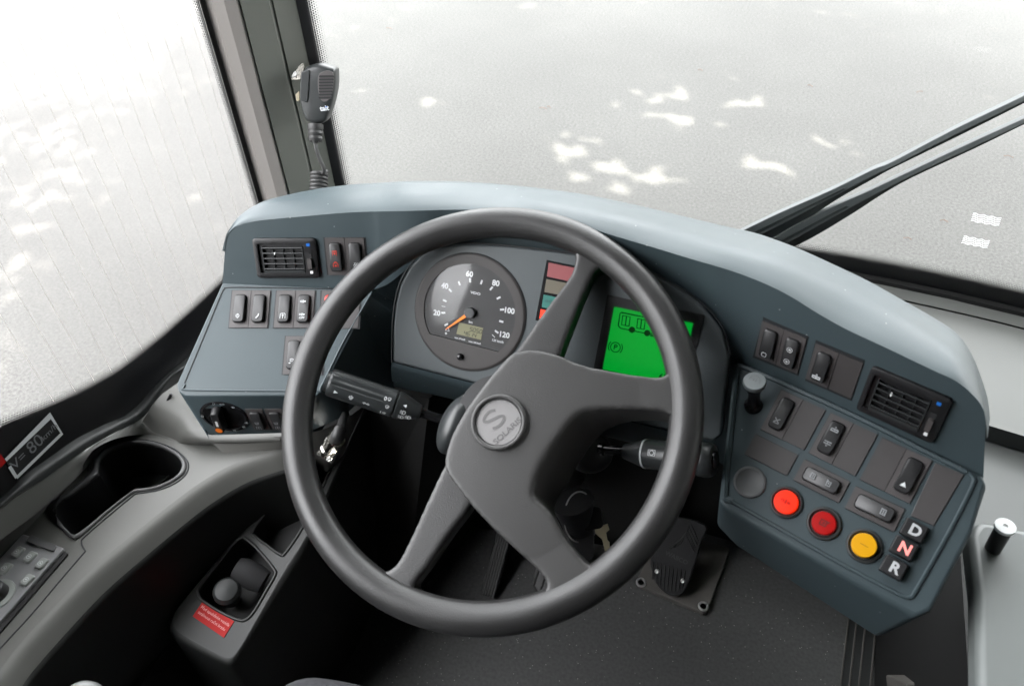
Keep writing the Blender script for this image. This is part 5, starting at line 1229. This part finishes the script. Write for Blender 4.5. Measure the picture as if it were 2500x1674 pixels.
# ------------------------------------------------------------------ wipers outside, white striped patches on the glass
s3 = lambda x, y: (1800+x/2.8, 200+y/2.8)
def wiper(label, armtop, armbot, grp):
    t = thing('windscreen_wiper', hw(*s3(*armtop[0]), .03), label, 'wiper', grp)
    A = cat([hw(*s3(*p), .035) for p in armtop], 4); B = cat([hw(*s3(*p), .035) for p in armbot], 4)
    n = len(A); mid = [a.lerp(b, .45) for a, b in zip(A, B)]
    th = V((0, .012, 0))
    mb = MB(); mb.rings([[a, m_, m_+th, a+th] for a, m_ in zip(A, [a.lerp(b, .55)+V((0, -.003, 0)) for a, b in zip(A, B)])]); mb.build('arm', 'wiperarm', t, bevel=.001)
    mb = MB(); mb.rings([[a+V((0, .002, 0)), b+V((0, .004, 0)), b+th, a+th] for a, b in zip([a.lerp(b, .56) for a, b in zip(A, B)], B)]); mb.build('blade', 'wiper', t)
    mb = MB(); i0 = int(n*.45); mb.rings([[a.lerp(b, .28)+V((0, -.003, 0)), a.lerp(b, .42)+V((0, -.003, 0)), a.lerp(b, .42)+V((0, .002, 0)), a.lerp(b, .28)+V((0, .002, 0))] for a, b in list(zip(A, B))[3:i0]]); mb.build('blade_clip', 'wiper', t)
wiper('upper of the two black wipers lying across the windscreen, with the wider grey arm', [(-150,1110), (50,1010), (300,890), (640,740), (925,600), (1060,545), (1500,315), (1960,95), (2200,-30)], [(60,1130), (232,1075), (450,960), (700,800), (940,665), (1075,592), (1510,380), (1960,155), (2200,30)], 'windscreen wipers')
wiper('lower of the two black wipers lying across the windscreen, nearer the bottom border', [(100,1140), (235,1075), (420,970), (640,860), (900,745), (1180,612), (1600,415), (1960,252), (2200,140)], [(240,1200), (392,1133), (560,1045), (800,900), (985,780), (1195,662), (1610,470), (1960,300), (2200,190)], 'windscreen wipers')
def wpatch(label, quad):  # patch of thin translucent white wavy bands just inside the glass
    P = [hw(*s3(*p), -.002) for p in quad]; t = thing('striped_patch', P[0], label, 'sticker', 'white striped patches on the windscreen')
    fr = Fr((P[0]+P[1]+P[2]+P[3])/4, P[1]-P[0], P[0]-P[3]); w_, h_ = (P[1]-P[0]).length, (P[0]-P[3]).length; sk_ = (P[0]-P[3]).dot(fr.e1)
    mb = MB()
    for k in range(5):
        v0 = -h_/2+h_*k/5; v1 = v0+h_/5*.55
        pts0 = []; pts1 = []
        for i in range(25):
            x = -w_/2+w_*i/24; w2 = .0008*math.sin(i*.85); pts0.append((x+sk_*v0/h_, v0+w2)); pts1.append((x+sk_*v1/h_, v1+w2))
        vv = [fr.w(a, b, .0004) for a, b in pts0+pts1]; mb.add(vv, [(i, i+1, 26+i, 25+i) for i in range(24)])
    mb.build('wavy_stripes', 'thinwhite', t, smooth=False)
wpatch('white wavy striped patch on the windscreen, upper of the two', ((1615,890), (1808,925), (1785,985), (1597,950)))
wpatch('white wavy striped patch on the windscreen, lower of the two', ((1550,1045), (1728,1080), (1710,1138), (1530,1100)))

# ------------------------------------------------------------------ tree beyond the bus whose leaves throw the dappled light
import numpy as np
rng = np.random.default_rng(11)
tc_ = V((-1.6, 3.4, GZ)) + SUN*8.5
tr = thing('roadside_tree', (tc_.x+1.2, tc_.y-1.5, GZ), 'tall leafy tree shading the road from beside the bus', 'tree')
gaps = []                                        # gaps in the crown, given as the light they let through
for x, y, rx, ry in ((1450,385,100,38), (1400,360,50,30), (1560,425,75,28), (1490,445,50,25), (1700,295,70,24), (1650,230,55,22), (1560,250,35,16), (1780,240,60,18), (1870,405,40,22), (1960,385,30,16), (2040,350,34,24), (1940,425,40,12), (850,330,45,16), (1050,243,30,14), (880,215,50,20), (1385,450,40,14), (1830,180,30,10)):
    for k in range(12):
        xx = x+random.gauss(0, .8)*rx; yy = y+random.gauss(0, .8)*ry; q_ = random.choice((.75, .5, .4, .3, .22, .18))
        c0 = hz(xx, yy, GZ); e = hz(xx+rx*q_, yy, GZ)-c0; g_ = hz(xx, yy-ry*q_, GZ)-c0; gaps.append((c0.x, c0.y, e.x, e.y, g_.x, g_.y))
NL = 120000
e1 = SUN.orthogonal().normalized(); e2 = SUN.cross(e1)
ar = rng.uniform(0, 2*np.pi, NL); rad = 5.8*np.sqrt(rng.uniform(0, 1, NL)); dd = rng.uniform(-1.8, 1.8, NL)
cxs = np.array(tc_)[None]+np.outer(rad*np.cos(ar), np.array(e1))+np.outer(rad*np.sin(ar), np.array(e2))+np.outer(dd, np.array(SUN))
t = (cxs[:, 2]-GZ)/SUN.z; gx = cxs[:, 0]-t*SUN.x; gy = cxs[:, 1]-t*SUN.y
keep = np.ones(NL, bool)
sel = (gx > -2.6) & (gx < .9) & (gy > 2.7) & (gy < 5.6)
cxs = cxs[~sel]; NF = 110000; fx_ = rng.uniform(-2.7, 1.0, NF); fy_ = rng.uniform(2.6, 5.7, NF); ft = (8.5+rng.uniform(-1.2, 1.2, NF))
fine = np.stack([fx_, fy_, np.full(NF, GZ)], 1)+ft[:, None]*np.array(SUN)[None]
nc = len(cxs); cxs = np.concatenate([cxs, fine]); gx = np.concatenate([gx[~sel], fx_]); gy = np.concatenate([gy[~sel], fy_]); NL = len(cxs); keep = np.ones(NL, bool)
ns = np.zeros(NL)                                # ragged edges of the gaps
for k in range(16):
    wl = rng.uniform(.05, .40); an = rng.uniform(0, 2*np.pi); ns += np.sin(2*np.pi/wl*(gx*np.cos(an)+gy*np.sin(an))+rng.uniform(0, 6.3))*math.sqrt(wl)
ns /= ns.std()
for (ax_, ay_, ex, ey, qx, qy) in gaps:
    det = ex*qy-ey*qx; u = ((gx-ax_)*qy-(gy-ay_)*qx)/det; v = ((gy-ay_)*ex-(gx-ax_)*ey)/det
    keep &= (u*u+v*v) > .55+.75*ns
lw = np.clip((-2.9-gx-(gy-2.0)*.42)/.5, 0, 1)      # the crown is thin towards the driver's side
keep &= rng.uniform(0, 1, NL) > lw*.62
small = np.arange(NL)[keep] >= nc; cxs = cxs[keep]; n = len(cxs)
a = rng.normal(size=(n, 3)); a /= np.linalg.norm(a, axis=1)[:, None]; b = rng.normal(size=(n, 3)); b -= a*(a*b).sum(1)[:, None]; b /= np.linalg.norm(b, axis=1)[:, None]
sz = (rng.uniform(.06, .10, n)*np.where(small, .5, 1.0))[:, None]
vs = np.stack([cxs-a*sz, cxs-b*sz*.6, cxs+a*sz, cxs+b*sz*.6], 1).reshape(-1, 3)-np.array(base(tr))
me = bpy.data.meshes.new('crown'); me.from_pydata(vs.tolist(), [], np.arange(4*n).reshape(-1, 4).tolist()); me.materials.append(M['leaf'])
o = bpy.data.objects.new('crown', me); COL.objects.link(o); o.parent = tr
b0 = base(tr); mb = MB(); mb.tube([b0, b0+V((-.1, .2, 3)), b0+V((-.4, .5, 6)), tc_+V((0, 0, 1.5))], [.28, .22, .17, .06], 14)
for k in range(9):
    an = k*.7; mb.tube([b0+V((-.3, .4, 4.5+k*.4)), tc_+V((2.2*math.cos(an), 2.2*math.sin(an), -.8)), tc_+V((5*math.cos(an), 5*math.sin(an), .3))], [.09, .05, .015], 7)
mb.build('trunk', 'bark', tr)

# pine needles lying on the road
for i, (x, y) in enumerate(((1325, 265), (1710, 172), (2245, 225), (2462, 383), (2216, 583), (1978, 210), (2305, 540), (950, 70), (1340, 262))):
    p = hz(x, y, GZ+.004); an = random.uniform(-.6, .6); l = V((math.cos(an), math.sin(an), 0))*random.uniform(.014, .026)
    t = MB().tube([p-l, p+V((0, .008, .003)), p+l], .0011, 5).build('pine_needle', 'pine')
    tag(t, 'dry reddish brown pine needle lying on the grey road', 'pine needle', 'pine needles on the road')
